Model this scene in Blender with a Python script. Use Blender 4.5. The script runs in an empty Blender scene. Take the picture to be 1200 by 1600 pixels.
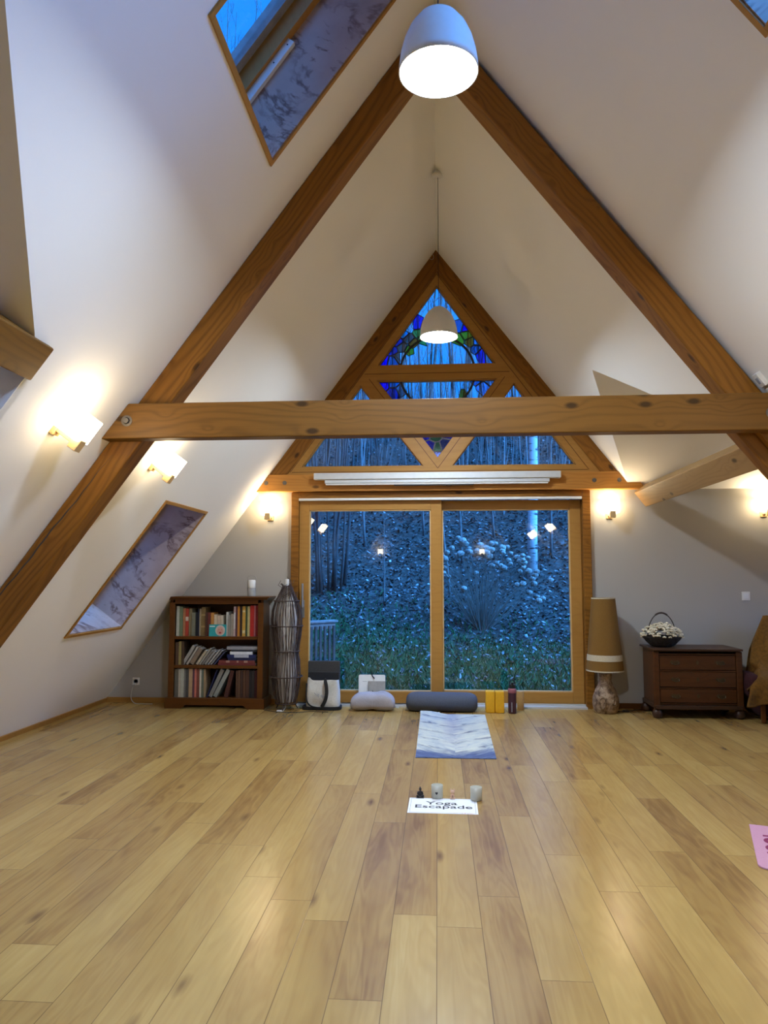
import bpy, bmesh, math, random
from mathutils import Vector, Matrix, noise
from mathutils.geometry import tessellate_polygon
R = random.Random(11)
PI = math.pi
SC = bpy.context.scene
COL = SC.collection

# ------------------------------------------------------------------ nodes
class NT:
    def __init__(s, name):
        s.m = bpy.data.materials.new(name); s.m.use_nodes = True
        s.t = s.m.node_tree; s.t.nodes.clear()
        s.out = s.t.nodes.new('ShaderNodeOutputMaterial')
    def n(s, typ, ins=None, **props):
        nd = s.t.nodes.new('ShaderNode' + typ)
        for k, v in props.items(): setattr(nd, k, v)
        for k, v in (ins or {}).items():
            if isinstance(v, bpy.types.Node): v = v.outputs[0]
            if isinstance(v, bpy.types.NodeSocket): s.t.links.new(v, nd.inputs[k])
            else: nd.inputs[k].default_value = v
        return nd
    def math(s, op, a, b=0.0, c=0.0, clamp=False):
        return s.n('Math', {0: a, 1: b, 2: c}, operation=op, use_clamp=clamp).outputs[0]
    def vmath(s, op, a, b=(0, 0, 0)):
        return s.n('VectorMath', {0: a, 1: b}, operation=op).outputs[0]
    def ramp(s, fac, stops, interp='LINEAR'):
        nd = s.n('ValToRGB', {0: fac}); cr = nd.color_ramp; cr.interpolation = interp
        while len(cr.elements) < len(stops): cr.elements.new(0.5)
        for e, (p, c) in zip(cr.elements, stops):
            e.position = p; e.color = (c[0], c[1], c[2], 1) if len(c) == 3 else c
        return nd.outputs[0]
    def mix(s, fac, a, b, blend='MIX'):
        nd = s.n('Mix', data_type='RGBA', blend_type=blend)
        for k, v in ((0, fac), (6, a), (7, b)):
            if isinstance(v, bpy.types.NodeSocket): s.t.links.new(v, nd.inputs[k])
            else: nd.inputs[k].default_value = v if k == 0 or len(v) == 4 else (*v, 1)
        return nd.outputs[2]
    def obj(s): return s.n('TexCoord').outputs['Object']
    def noise(s, vec, scale, detail=3, rough=.5, dist=0, dim='3D'):
        return s.n('TexNoise', {'Vector': vec, 'Scale': scale, 'Detail': detail, 'Roughness': rough, 'Distortion': dist}, noise_dimensions=dim).outputs[0]
    def bsdf(s, color, rough=.5, spec=.5, metal=0, bump=None, bstr=.2, bdist=.01, **kw):
        ins = {'Base Color': color if not isinstance(color, tuple) or len(color) == 4 else (*color, 1), 'Roughness': rough, 'Metallic': metal, 'Specular IOR Level': spec}
        for k, v in kw.items(): ins[k.replace('_', ' ')] = v
        b = s.n('BsdfPrincipled', ins)
        if bump is not None:
            bn = s.n('Bump', {'Height': bump, 'Strength': bstr, 'Distance': bdist})
            s.t.links.new(bn.outputs[0], b.inputs['Normal'])
        return b
    def done(s, sh):
        s.t.links.new(sh.outputs[0], s.out.inputs[0]); return s.m

def plain(name, c, rough=.6, spec=.4, metal=0, var=.08, scale=30, bump=.0, **kw):
    t = NT(name); o = t.obj(); nz = t.noise(o, scale, 4)
    lo = tuple(max(0, x * (1 - var)) for x in c); hi = tuple(min(1, x * (1 + var)) for x in c)
    col = t.ramp(nz, [(.3, lo), (.7, hi)])
    return t.done(t.bsdf(col, rough, spec, metal, bump=nz if bump else None, bstr=bump, **kw))

def wood(name, light, dark, knots=True, rough=.45, freq=7.0, contrast=1.0, axis='X', knot_col=None):
    t = NT(name); o = t.obj()
    rnd = t.n('ObjectInfo').outputs['Random']
    off = t.n('CombineXYZ', {0: t.math('MULTIPLY', rnd, 31.0), 1: t.math('MULTIPLY', rnd, 17.0), 2: t.math('MULTIPLY', rnd, 23.0)}).outputs[0]
    v = t.vmath('ADD', o, off)
    sc = {'X': (.22, 1, 1), 'Y': (1, .22, 1), 'Z': (1, 1, .22)}[axis]
    vs = t.vmath('MULTIPLY', v, sc)
    sv = t.n('SeparateXYZ', {0: v}); al, c1, c2 = {'X': (0, 1, 2), 'Y': (1, 0, 2), 'Z': (2, 0, 1)}[axis]
    vor = t.n('TexVoronoi', {'Vector': t.n('CombineXYZ', {0: t.math('MULTIPLY', sv.outputs[al], 2.6), 1: t.math('MULTIPLY', t.math('ADD', sv.outputs[c1], sv.outputs[c2]), 5.5), 2: 0.0}).outputs[0], 'Scale': 1.0}, feature='F1', voronoi_dimensions='2D')
    kd = vor.outputs['Distance']
    warp = t.noise(vs, 2.2, 2, .45)
    near = t.math('SUBTRACT', 1, t.math('MULTIPLY', kd, 2.6), clamp=True)
    crossw = t.math('ADD', sv.outputs[c1], t.math('MULTIPLY', sv.outputs[c2], 1.3))
    ph = t.math('ADD', t.math('ADD', t.math('MULTIPLY', warp, freq * 3.2), t.math('MULTIPLY', crossw, freq * 4.5)), t.math('MULTIPLY', t.math('MULTIPLY', near, near), 3.0))
    ring = t.math('ADD', t.math('MULTIPLY', t.math('SINE', t.math('MULTIPLY', ph, 2 * PI * .5)), .5), .5)
    ring = t.math('POWER', ring, 2.5)
    fine = t.noise(t.vmath('MULTIPLY', v, {'X': (3, 60, 60), 'Y': (60, 3, 60), 'Z': (60, 60, 3)}[axis]), 1.0, 4, .6)
    tone = t.noise(vs, 1.1, 3, .6)
    f = t.math('ADD', t.math('MULTIPLY', ring, .24 * contrast), t.math('ADD', t.math('MULTIPLY', t.math('SUBTRACT', fine, .5), .55 * contrast), t.math('MULTIPLY', t.math('SUBTRACT', tone, .42), 1.0 * contrast)))
    col = t.ramp(f, [(0, light), (.75, dark)])
    if knots:
        kc = knot_col or tuple(x * .32 for x in dark)
        pick = t.math('GREATER_THAN', t.n('SeparateColor', {0: vor.outputs['Color']}).outputs[0], .62)
        k = t.math('MULTIPLY', t.ramp(kd, [(.06, (1, 1, 1)), (.13, (0, 0, 0))]), pick)
        col = t.mix(t.math('MULTIPLY', k, .85), col, kc)
    return t.done(t.bsdf(col, rough, .25, bump=fine, bstr=.12, bdist=.004))

M = {}
def mk():
    # plaster
    def plaster(name, c):
        t = NT(name); o = t.obj()
        nz = t.noise(o, 140, 3, .6); big = t.noise(o, .8, 3, .5)
        col = t.ramp(big, [(.3, tuple(x * .965 for x in c)), (.7, c)])
        return t.done(t.bsdf(col, .85, .2, bump=nz, bstr=.06, bdist=.003))
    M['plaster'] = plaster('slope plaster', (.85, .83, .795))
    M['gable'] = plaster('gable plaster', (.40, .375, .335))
    M['pine'] = wood('aged pine', (.265, .108, .013), (.098, .032, .004), contrast=1.15)
    M['oldpine'] = wood('weathered pine', (.18, .080, .012), (.08, .032, .005), contrast=1.05)
    M['palepine'] = wood('pale pine', (.33, .19, .07), (.18, .09, .028), contrast=.9)
    M['larch'] = wood('golden larch', (.40, .20, .045), (.27, .115, .022), knots=False, freq=4, contrast=.55)
    M['cabinet'] = wood('brown stained wood', (.112, .038, .006), (.055, .018, .003), knots=False, rough=.35, freq=4, contrast=.6)
    M['dresserwood'] = wood('red brown veneer', (.085, .030, .009), (.038, .012, .004), knots=False, rough=.35, freq=5, contrast=.8)
    M['dresserdark'] = wood('dark dresser wood', (.065, .032, .018), (.032, .014, .007), knots=False, rough=.4, freq=5)
    M['bracket'] = wood('pale beech', (.62, .42, .20), (.48, .29, .12), knots=False, freq=3, contrast=.4)
    # oak floor
    t = NT('oak plank floor'); o = t.obj(); sx = t.n('SeparateXYZ', {0: o})
    W, L = .1775, 1.75
    xs = t.math('DIVIDE', t.math('ADD', sx.outputs[0], .012), W)
    row = t.math('FLOOR', xs); fx = t.math('FRACT', xs)
    w1 = t.n('TexWhiteNoise', {'W': row}, noise_dimensions='1D').outputs['Value']
    ys = t.math('ADD', t.math('DIVIDE', sx.outputs[1], L), t.math('MULTIPLY', w1, 7.3))
    idx = t.math('FLOOR', ys); fy = t.math('FRACT', ys)
    cell = t.n('CombineXYZ', {0: row, 1: idx, 2: 0.0}).outputs[0]
    wn = t.n('TexWhiteNoise', {'Vector': cell}, noise_dimensions='3D')
    w2 = wn.outputs['Value']; wc = t.n('SeparateColor', {0: wn.outputs['Color']})
    gx = t.math('MULTIPLY', t.math('MINIMUM', fx, t.math('SUBTRACT', 1, fx)), W)
    gy = t.math('MULTIPLY', t.math('MINIMUM', fy, t.math('SUBTRACT', 1, fy)), L)
    gap = t.math('SUBTRACT', 1, t.math('DIVIDE', t.math('MINIMUM', gx, gy), .0022), clamp=True)
    pc = t.n('CombineXYZ', {0: t.math('ADD', sx.outputs[0], t.math('MULTIPLY', w2, 40)), 1: sx.outputs[1], 2: t.math('MULTIPLY', wc.outputs[1], 60)}).outputs[0]
    g1 = t.noise(t.vmath('MULTIPLY', pc, (55, .9, 1)), 1, 3, .5)
    sp_ = t.noise(t.vmath('MULTIPLY', pc, (6, 1.6, 1)), 1, 3, .6)
    g2 = t.noise(t.vmath('MULTIPLY', pc, (7, .75, 1)), 1, 3, .55, .5)
    cath = t.math('SINE', t.math('MULTIPLY', g2, 60))
    tone = t.math('ADD', t.math('ADD', .12, t.math('ADD', .03, t.math('MULTIPLY', w2, .44))), t.math('ADD', t.math('MULTIPLY', t.math('SUBTRACT', g1, .5), .20), t.math('ADD', t.math('MULTIPLY', cath, .05), t.math('ADD', t.math('MULTIPLY', t.math('SUBTRACT', g2, .5), .5), t.math('MULTIPLY', t.math('SUBTRACT', sp_, .5), .55)))))
    col = t.ramp(tone, [(0, (.25, .132, .040)), (.25, (.37, .222, .068)), (.62, (.475, .308, .098)), (1, (.57, .408, .150))])
    kv = t.n('TexVoronoi', {'Vector': t.vmath('MULTIPLY', pc, (7.5, 2.3, 1)), 'Scale': 1.0}, feature='F1')
    kp = t.math('GREATER_THAN', t.n('SeparateColor', {0: kv.outputs['Color']}).outputs[0], .80)
    kk = t.math('MULTIPLY', t.ramp(t.math('ADD', kv.outputs['Distance'], t.math('MULTIPLY', t.math('SUBTRACT', g1, .5), .1)), [(.03, (1, 1, 1)), (.22, (0, 0, 0))]), kp)
    col = t.mix(t.math('MULTIPLY', kk, .85), col, (.13, .062, .024))
    col = t.mix(t.math('MULTIPLY', gap, .9), col, (.09, .045, .018))
    rg = t.math('ADD', .18, t.math('MULTIPLY', g2, .08))
    hb = t.math('SUBTRACT', t.math('MULTIPLY', g1, .04), gap)
    M['floor'] = t.done(t.bsdf(col, rg, .6, bump=hb, bstr=.12, bdist=.002))
    # rotary cut plywood of the skylight linings
    t = NT('rotary cut plywood'); o = t.obj()
    w = t.n('TexNoise', {'Vector': t.vmath('MULTIPLY', o, (1, 2.2, 3.2)), 'Scale': .85, 'Detail': 5.0, 'Roughness': .66, 'Distortion': .7}).outputs[0]
    fr = t.math('ABSOLUTE', t.math('SUBTRACT', t.math('FRACT', t.math('MULTIPLY', w, 5.5)), .5))
    ln = t.ramp(fr, [(.03, (1, 1, 1)), (.24, (0, 0, 0))])
    msk = t.ramp(t.noise(o, 4, 3, .6), [(.40, (0, 0, 0)), (.58, (1, 1, 1))])
    col = t.mix(t.math('MULTIPLY', t.math('MULTIPLY', ln, msk), .85), t.ramp(t.noise(o, 5, 4), [(.3, (.42, .32, .27)), (.7, (.52, .41, .36))]), (.15, .08, .06))
    M['ply'] = t.done(t.bsdf(col, .6, .3))
    # thin clear and coloured glass
    def glass(name, tint=(1, 1, 1), rough=0.0, refl=1.0):
        t = NT(name)
        fc = t.n('LayerWeight', {'Blend': .5}).outputs['Facing']
        fr = t.math('ADD', .04, t.math('MULTIPLY', t.math('POWER', fc, 5.0), .96))
        tr = t.n('BsdfTransparent', {'Color': (*tint, 1)}); gl = t.n('BsdfGlossy', {'Color': (.95, .97, 1, 1), 'Roughness': rough})
        mx = t.n('MixShader', {0: t.math('MULTIPLY', fr, refl), 1: tr, 2: gl})
        return t.done(mx)
    M['glass'] = glass('clear pane', (.93, .96, .97))
    for nm, c in dict(royal=(.06, .07, .85), navy=(.07, .22, .62), teal=(.12, .48, .72), sky=(.2, .75, 1), brown=(.62, .40, .34), orange=(1, .40, .12),
                      olive=(.80, .74, .16), lime=(.45, .72, .30), blue=(.05, .22, .85), grey=(.55, .62, .70), ochre=(.9, .6, .2), green=(.10, .55, .22), cloud=(.55, .75, 1)).items():
        M['sg_' + nm] = glass('stained glass ' + nm, c, .1)
    M['lead'] = plain('lead came', (.03, .03, .035), .5)
    M['paleseam'] = plain('pale foil seam', (.45, .5, .55), .4)
    M['frost'] = plain('frosted candle glass', (.42, .41, .34), .35, .5, var=.04)
    # lamps
    def emit(name, c, s):
        t = NT(name); return t.done(t.n('Emission', {'Color': (*c, 1), 'Strength': s}))
    M['diffuser'] = emit('lit pendant diffuser', (.76, .90, 1.06), 285)
    M['sconceglass'] = emit('lit opal sconce glass', (1.0, .80, .50), 13.5)
    M['bulb'] = emit('lit bulb', (1.0, .80, .5), 18)
    M['white'] = plain('white lacquer', (.72, .71, .68), .45, var=.02)
    M['shade'] = plain('pendant shade white', (.66, .65, .63), .55, var=.02)
    M['alu'] = plain('silver aluminium', (.62, .63, .63), .42, metal=.35, var=.03)
    M['steel'] = plain('dull steel', (.35, .34, .32), .45, metal=.8)
    M['iron'] = plain('dark iron bolt', (.16, .14, .12), .55, metal=.6)
    M['black'] = plain('black webbing', (.012, .012, .014), .7)
    M['blackgloss'] = plain('black plastic', (.012, .012, .012), .3)
    M['canvas'] = plain('cream canvas', (.60, .59, .55), .85, var=.08, scale=60, bump=.15)
    M['charcoal'] = plain('charcoal felt', (.045, .045, .047), .95, var=.2, scale=120, bump=.3)
    M['greycloth'] = plain('lilac grey cotton', (.36, .34, .37), .9, var=.08, scale=90, bump=.2)
    M['bolster'] = plain('slate blue cotton', (.075, .085, .115), .9, var=.12, scale=110, bump=.2)
    M['yellow'] = plain('mustard foam', (.75, .40, .015), .6, var=.05)
    M['cork'] = plain('tan cork', (.42, .25, .09), .7, var=.15, scale=90)
    M['maroon'] = plain('maroon steel', (.045, .012, .022), .3, spec=.5)
    M['pinkband'] = plain('dusty pink band', (.30, .10, .12), .5)
    M['paper'] = plain('white paper', (.80, .82, .86), .7, var=.02)
    M['ink'] = plain('black print', (.015, .015, .02), .6)
    M['pinkink'] = plain('pink print', (.55, .12, .14), .6)
    M['greyprint'] = plain('grey print', (.30, .32, .36), .6)
    M['pinkmat'] = plain('pink mat foam', (.63, .33, .47), .8, var=.04, scale=160, bump=.15)
    M['magenta'] = plain('magenta print', (.25, .02, .10), .7)
    M['screenwhite'] = plain('white tablet', (.74, .76, .77), .4, var=.02)
    M['notegrey'] = plain('stone grey cover', (.33, .32, .30), .6)
    M['buddha'] = plain('black stone', (.02, .014, .014), .4)
    M['terracotta'] = plain('pinkish clay', (.66, .42, .30), .7)
    M['wax'] = plain('cream wax', (.66, .63, .52), .6)
    M['ochrecloth'] = plain('mustard throw', (.14, .062, .006), .95, var=.28, scale=40, bump=.3)
    M['shadecloth'] = plain('ochre linen shade', (.175, .086, .013), .9, var=.10, scale=150, bump=.25)
    M['braid'] = plain('cream braid', (.50, .43, .30), .9, var=.2, scale=160, bump=.4)
    t = NT('speckled stoneware'); o = t.obj()
    nz = t.noise(o, 22, 4, .6, .8)
    M['stoneware'] = t.done(t.bsdf(t.ramp(nz, [(.36, (.08, .045, .025)), (.48, (.24, .155, .09)), (.62, (.36, .26, .17))]), .5, .4, bump=nz, bstr=.3))
    M['twig'] = plain('dark willow twig', (.055, .034, .026), .8, var=.35, scale=30)
    M['ricepaper'] = plain('pale paper liner', (.46, .42, .38), .9, var=.06)
    M['wicker'] = plain('dark wicker', (.03, .022, .018), .8, var=.35, scale=60, bump=.4)
    M['petal'] = plain('cream dried petals', (.66, .60, .46), .9, var=.15)
    M['darkred'] = plain('dark red cloth', (.03, .004, .006), .95, var=.25)
    M['brass'] = plain('tarnished brass', (.09, .06, .028), .45, metal=.7)
    M['whitecable'] = plain('white cable', (.55, .53, .48), .5)
    M['blackcable'] = plain('black cable', (.02, .018, .016), .5)
    M['tealcard'] = plain('teal card', (.02, .30, .32), .6, var=.05)
    M['skin'] = plain('printed skin tone', (.55, .30, .24), .6)
    M['hood'] = plain('printed pale hood', (.50, .44, .40), .6)
    M['lips'] = plain('printed red', (.30, .03, .03), .6)
    # outdoors
    t = NT('wooded bank ground'); o = t.obj(); sx = t.n('SeparateXYZ', {0: o})
    nz = t.noise(o, 9, 5, .7); nb = t.noise(o, .9, 4, .6)
    leaf = t.ramp(nz, [(.3, (.022, .018, .016)), (.55, (.06, .05, .042)), (.75, (.13, .11, .10))])
    gr = t.ramp(nz, [(.3, (.012, .035, .010)), (.7, (.05, .10, .03))])
    f = t.math('ADD', t.math('SUBTRACT', sx.outputs[1], t.math('MULTIPLY', sx.outputs[0], -.18)), t.math('MULTIPLY', t.math('SUBTRACT', nb, .5), 5.5))
    fm = t.n('MapRange', {'Value': f, 'From Min': 11.2, 'From Max': 12.6}).outputs[0]
    M['bank'] = t.done(t.bsdf(t.mix(fm, gr, leaf), .95, .1, bump=nz, bstr=.8, bdist=.05))
    def island(name, stops, rough=.8):
        t = NT(name); r = t.n('NewGeometry').outputs['Random Per Island']
        return t.done(t.bsdf(t.ramp(r, stops), rough, .2))
    M['leaf'] = island('fallen leaves', [(0, (.03, .024, .022)), (.5, (.075, .063, .058)), (.86, (.16, .145, .14)), (1, (.36, .35, .35))], .6)
    M['blade'] = island('grass blades', [(0, (.010, .045, .014)), (.6, (.032, .095, .030)), (.95, (.06, .12, .05)), (1, (.20, .22, .18))])
    M['bark'] = plain('grey bark', (.13, .115, .105), .9, var=.35, scale=12)
    M['darkbark'] = plain('dark bark', (.05, .04, .036), .9, var=.35, scale=14)
    M['brushwood'] = island('thin brush stems', [(0, (.05, .045, .04)), (.6, (.13, .12, .11)), (1, (.30, .29, .28))])
    t = NT('birch bark'); o = t.obj(); nz = t.noise(t.vmath('MULTIPLY', o, (5, 5, 22)), 1, 3, .6)
    M['birch'] = t.done(t.bsdf(t.ramp(nz, [(.36, (.05, .05, .05)), (.46, (.52, .52, .51))]), .8, .2))
    M['drybloom'] = plain('dry flower heads', (.27, .225, .19), .95, var=.3, scale=40, bump=.4)
    M['drystem'] = plain('dry shrub stems', (.16, .12, .095), .9)
    M['greyboard'] = plain('weathered fence wood', (.24, .23, .225), .8, var=.2, scale=14)
    M['slatwood'] = plain('dark fence slats', (.075, .07, .068), .85, var=.3, scale=14)
    M['render'] = plain('outside wall', (.5, .48, .45), .9)
mk()

# ------------------------------------------------------------------ mesh builder
class MB:
    def __init__(s): s.v = []; s.f = []; s.mi = []; s.cur = 0; s.mx = Matrix.Identity(4)
    def add(s, vs, fs):
        b = len(s.v); s.v += [tuple(s.mx @ Vector(p)) for p in vs]
        s.f += [tuple(b + i for i in f) for f in fs]; s.mi += [s.cur] * len(fs); return s
    def box(s, x0, x1, y0, y1, z0, z1):
        return s.add([(x, y, z) for z in (z0, z1) for y in (y0, y1) for x in (x0, x1)],
                     [(0, 2, 3, 1), (4, 5, 7, 6), (0, 1, 5, 4), (2, 6, 7, 3), (0, 4, 6, 2), (1, 3, 7, 5)])
    def prism(s, poly, a, b, axis='y'):
        n = len(poly)
        def P(p, t): return {'y': (p[0], t, p[1]), 'z': (p[0], p[1], t), 'x': (t, p[0], p[1])}[axis]
        vs = [P(p, a) for p in poly] + [P(p, b) for p in poly]
        tri = tessellate_polygon([[Vector((p[0], p[1], 0)) for p in poly]])
        fs = [tuple(t) for t in tri] + [tuple(i + n for i in reversed(t)) for t in tri]
        fs += [(i, (i + 1) % n, n + (i + 1) % n, n + i) for i in range(n)]
        return s.add(vs, fs)
    def lathe(s, prof, n=32, c=(0, 0, 0)):
        vs = []; fs = []
        for r, z in prof:
            for k in range(n):
                a = 2 * PI * k / n; vs.append((c[0] + r * math.cos(a), c[1] + r * math.sin(a), c[2] + z))
        for i in range(len(prof) - 1):
            for k in range(n):
                fs.append((i * n + k, i * n + (k + 1) % n, (i + 1) * n + (k + 1) % n, (i + 1) * n + k))
        if prof[0][0] > 1e-4: fs.append(tuple(reversed(range(n))))
        if prof[-1][0] > 1e-4: fs.append(tuple((len(prof) - 1) * n + k for k in range(n)))
        return s.add(vs, fs)
    def tube(s, pts, rad, n=8, cap=True):
        pts = [Vector(p) for p in pts]; m = len(pts)
        rs = rad if isinstance(rad, (list, tuple)) else [rad] * m
        vs = []; fs = []; up = None
        for i, p in enumerate(pts):
            d = (pts[min(i + 1, m - 1)] - pts[max(i - 1, 0)]).normalized()
            if up is None:
                up = Vector((0, 0, 1)) if abs(d.z) < .9 else Vector((1, 0, 0))
            a = d.cross(up)
            if a.length < 1e-6: a = d.cross(Vector((0, 1, 0)))
            a.normalize(); b = a.cross(d); up = b
            for k in range(n):
                t = 2 * PI * k / n; vs.append(p + (a * math.cos(t) + b * math.sin(t)) * rs[i])
        for i in range(m - 1):
            for k in range(n): fs.append((i * n + k, i * n + (k + 1) % n, (i + 1) * n + (k + 1) % n, (i + 1) * n + k))
        if cap: fs += [tuple(reversed(range(n))), tuple((m - 1) * n + k for k in range(n))]
        return s.add(vs, fs)
    def ball(s, c, r, n=12, m=8, sq=(1, 1, 1)):
        prof = []
        vs = [(c[0], c[1], c[2] - r * sq[2])]; fs = []
        for i in range(1, m):
            t = PI * i / m - PI / 2
            for k in range(n):
                a = 2 * PI * k / n
                vs.append((c[0] + r * sq[0] * math.cos(t) * math.cos(a), c[1] + r * sq[1] * math.cos(t) * math.sin(a), c[2] + r * sq[2] * math.sin(t)))
        vs.append((c[0], c[1], c[2] + r * sq[2])); top = len(vs) - 1
        for k in range(n):
            fs.append((0, 1 + (k + 1) % n, 1 + k))
            fs.append((top, 1 + (m - 2) * n + k, 1 + (m - 2) * n + (k + 1) % n))
        for i in range(m - 2):
            for k in range(n):
                a = 1 + i * n; fs.append((a + k, a + (k + 1) % n, a + n + (k + 1) % n, a + n + k))
        return s.add(vs, fs)
    def build(s, name, mats, parent=None, smooth=False, bevel=0, fixn=True, segs=2):
        me = bpy.data.meshes.new(name); me.from_pydata(s.v, [], s.f)
        mats = mats if isinstance(mats, (list, tuple)) else [mats]
        for m in mats: me.materials.append(M[m] if isinstance(m, str) else m)
        me.polygons.foreach_set('material_index', s.mi)
        if fixn or bevel:
            bm = bmesh.new(); bm.from_mesh(me)
            if fixn: bmesh.ops.recalc_face_normals(bm, faces=bm.faces)
            if bevel:
                eds = [e for e in bm.edges if len(e.link_faces) == 2 and e.calc_face_angle(0) > .5]
                bmesh.ops.bevel(bm, geom=eds, offset=bevel, segments=segs, profile=.5, affect='EDGES', clamp_overlap=True)
            bm.to_mesh(me); bm.free()
        if smooth:
            me.polygons.foreach_set('use_smooth', [True] * len(me.polygons))
            if smooth != 'all':
                try: me.set_sharp_from_angle(angle=.7)
                except Exception: pass
        o = bpy.data.objects.new(name, me); COL.objects.link(o)
        if parent: o.parent = parent
        return o

def tag(o, label, cat, group=None, kind=None):
    o['label'] = label; o['category'] = cat
    if group: o['group'] = group
    if kind: o['kind'] = kind
    return o
def thing(name, label, cat, loc=(0, 0, 0), rot=(0, 0, 0), group=None, mat=None):
    o = bpy.data.objects.new(name, None); COL.objects.link(o); o.empty_display_size = .1
    if mat is not None: o.matrix_world = mat
    else: o.location = loc; o.rotation_euler = rot
    return tag(o, label, cat, group)
def struct(o): o['kind'] = 'structure'; return o
def sempty(name, mat=None, loc=(0, 0, 0)):
    o = bpy.data.objects.new(name, None); COL.objects.link(o); o.empty_display_size = .1
    if mat is not None: o.matrix_world = mat
    else: o.location = loc
    return struct(o)
def B(*a): return MB().box(*a)
def copy_tree(src, parent=None):
    c = src.copy(); COL.objects.link(c); c.parent = parent
    for ch in list(src.children): copy_tree(ch, c)
    return c
def text_mesh(name, body, size, mat, parent, mx, sx=1.0, bold=.0, thick=.0006):
    cu = bpy.data.curves.new(name, 'FONT'); cu.body = body; cu.size = size; cu.align_x = 'CENTER'; cu.align_y = 'BOTTOM_BASELINE'
    cu.offset = bold; cu.extrude = thick; cu.space_line = .8
    tmp = bpy.data.objects.new(name + '_tmp', cu); COL.objects.link(tmp)
    bpy.context.view_layer.update()
    me = bpy.data.meshes.new_from_object(tmp.evaluated_get(bpy.context.evaluated_depsgraph_get()))
    bpy.data.objects.remove(tmp); bpy.data.curves.remove(cu)
    me.transform(mx @ Matrix.Diagonal((sx, 1, 1, 1)))
    me.materials.clear(); me.materials.append(M[mat])
    o = bpy.data.objects.new(name, me); COL.objects.link(o); o.parent = parent; return o

# ------------------------------------------------------------------ measures of the attic
ZR, KL, KR = 4.99, 1.358, 1.305          # ridge height, steepness of the two roof slopes
YB, YF = 8.05, -6.6                       # gable wall with the windows, far end behind
FL, FR = ZR / KL, ZR / KR                 # where the slopes meet the floor
LL, LR = math.hypot(1, KL), math.hypot(1, KR)
def slope_frame(side, x, y):              # X along the room, Y out of the slope into the room, Z up the slope
    k, L, sg = (KL, LL, -1) if side == 'left' else (KR, LR, 1)
    n = Vector((-sg * k, 0, -1)) / L; up = Vector((-sg, 0, k)) / L; xx = n.cross(up)
    m = Matrix((xx, n, up)).transposed().to_4x4(); m.translation = (sg * x, y, ZR - k * x); return m
def wall_frame(x, z, y=YB, flip=False):
    n = Vector((0, 1 if flip else -1, 0)); up = Vector((0, 0, 1)); xx = n.cross(up)
    m = Matrix((xx, n, up)).transposed().to_4x4(); m.translation = (x, y, z); return m

def holed_plane(name, loops, f, mat, thick):
    bm = bmesh.new(); edges = []
    for lp in loops:
        vs = [bm.verts.new(f(*p)) for p in lp]
        edges += [bm.edges.new((vs[i], vs[(i + 1) % len(vs)])) for i in range(len(vs))]
    bmesh.ops.triangle_fill(bm, edges=edges, use_beauty=True)
    ref = bm.faces[:] ; bm.normal_update()
    ext = bmesh.ops.extrude_face_region(bm, geom=ref)
    bmesh.ops.translate(bm, verts=[g for g in ext['geom'] if isinstance(g, bmesh.types.BMVert)], vec=thick)
    bmesh.ops.recalc_face_normals(bm, faces=bm.faces)
    me = bpy.data.meshes.new(name); bm.to_mesh(me); bm.free(); me.materials.append(M[mat])
    o = bpy.data.objects.new(name, me); COL.objects.link(o); return struct(o)

def rect(y0, y1, x0, x1): return [(y0, x0), (y1, x0), (y1, x1), (y0, x1)]
# skylight openings: y0, y1, x low (upper edge), x high (lower edge)
SKY_L1 = (2.86, 3.95, .13, .925)
SKY_L2 = (5.88, 6.91, 2.22, 3.01)
SKY_R1 = (1.565, 2.655, .42, 1.219)
SKY_ADD1 = (.20, 1.29, .42, 1.219); SKY_ADD2 = (-1.15, -.06, .42, 1.219)   # unseen roof windows added beside and behind the viewer, to light the left slope
# dormers: far foot, ridge y, ridge height, near foot, eave height
DOL = dict(y1=3.34, yr=2.03, zr=3.20, y0=.72, ze=2.40)
DOR = dict(y1=YB, yr=6.53, zr=3.20, y0=4.98, ze=2.305)
def xl(z): return (ZR - z) / KL
def xr(z): return (ZR - z) / KR
E_ = .0
loopL = [(YF, 0), (8.35, 0), (8.35, FL), (DOL['y1'], FL), (DOL['y1'], xl(DOL['ze'])), (DOL['yr'], xl(DOL['zr'])), (DOL['y0'], xl(DOL['ze'])), (DOL['y0'], FL), (YF, FL)]
loopR = [(YF, 0), (8.35, 0), (8.35, xr(DOR['ze'])), (DOR['y1'], xr(DOR['ze'])), (DOR['yr'], xr(DOR['zr'])), (DOR['y0'], xr(DOR['ze'])), (DOR['y0'], FR), (YF, FR)]
holed_plane('wall_left', [loopL, rect(*SKY_L1), rect(*SKY_L2)], lambda y, x: (-x, y, ZR - KL * x), 'plaster', Vector((-KL, 0, 1)) / LL * .06)
holed_plane('wall_right', [loopR, rect(*SKY_R1), rect(*SKY_ADD1), rect(*SKY_ADD2)], lambda y, x: (x, y, ZR - KR * x), 'plaster', Vector((KR, 0, 1)) / LR * .06)

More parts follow.
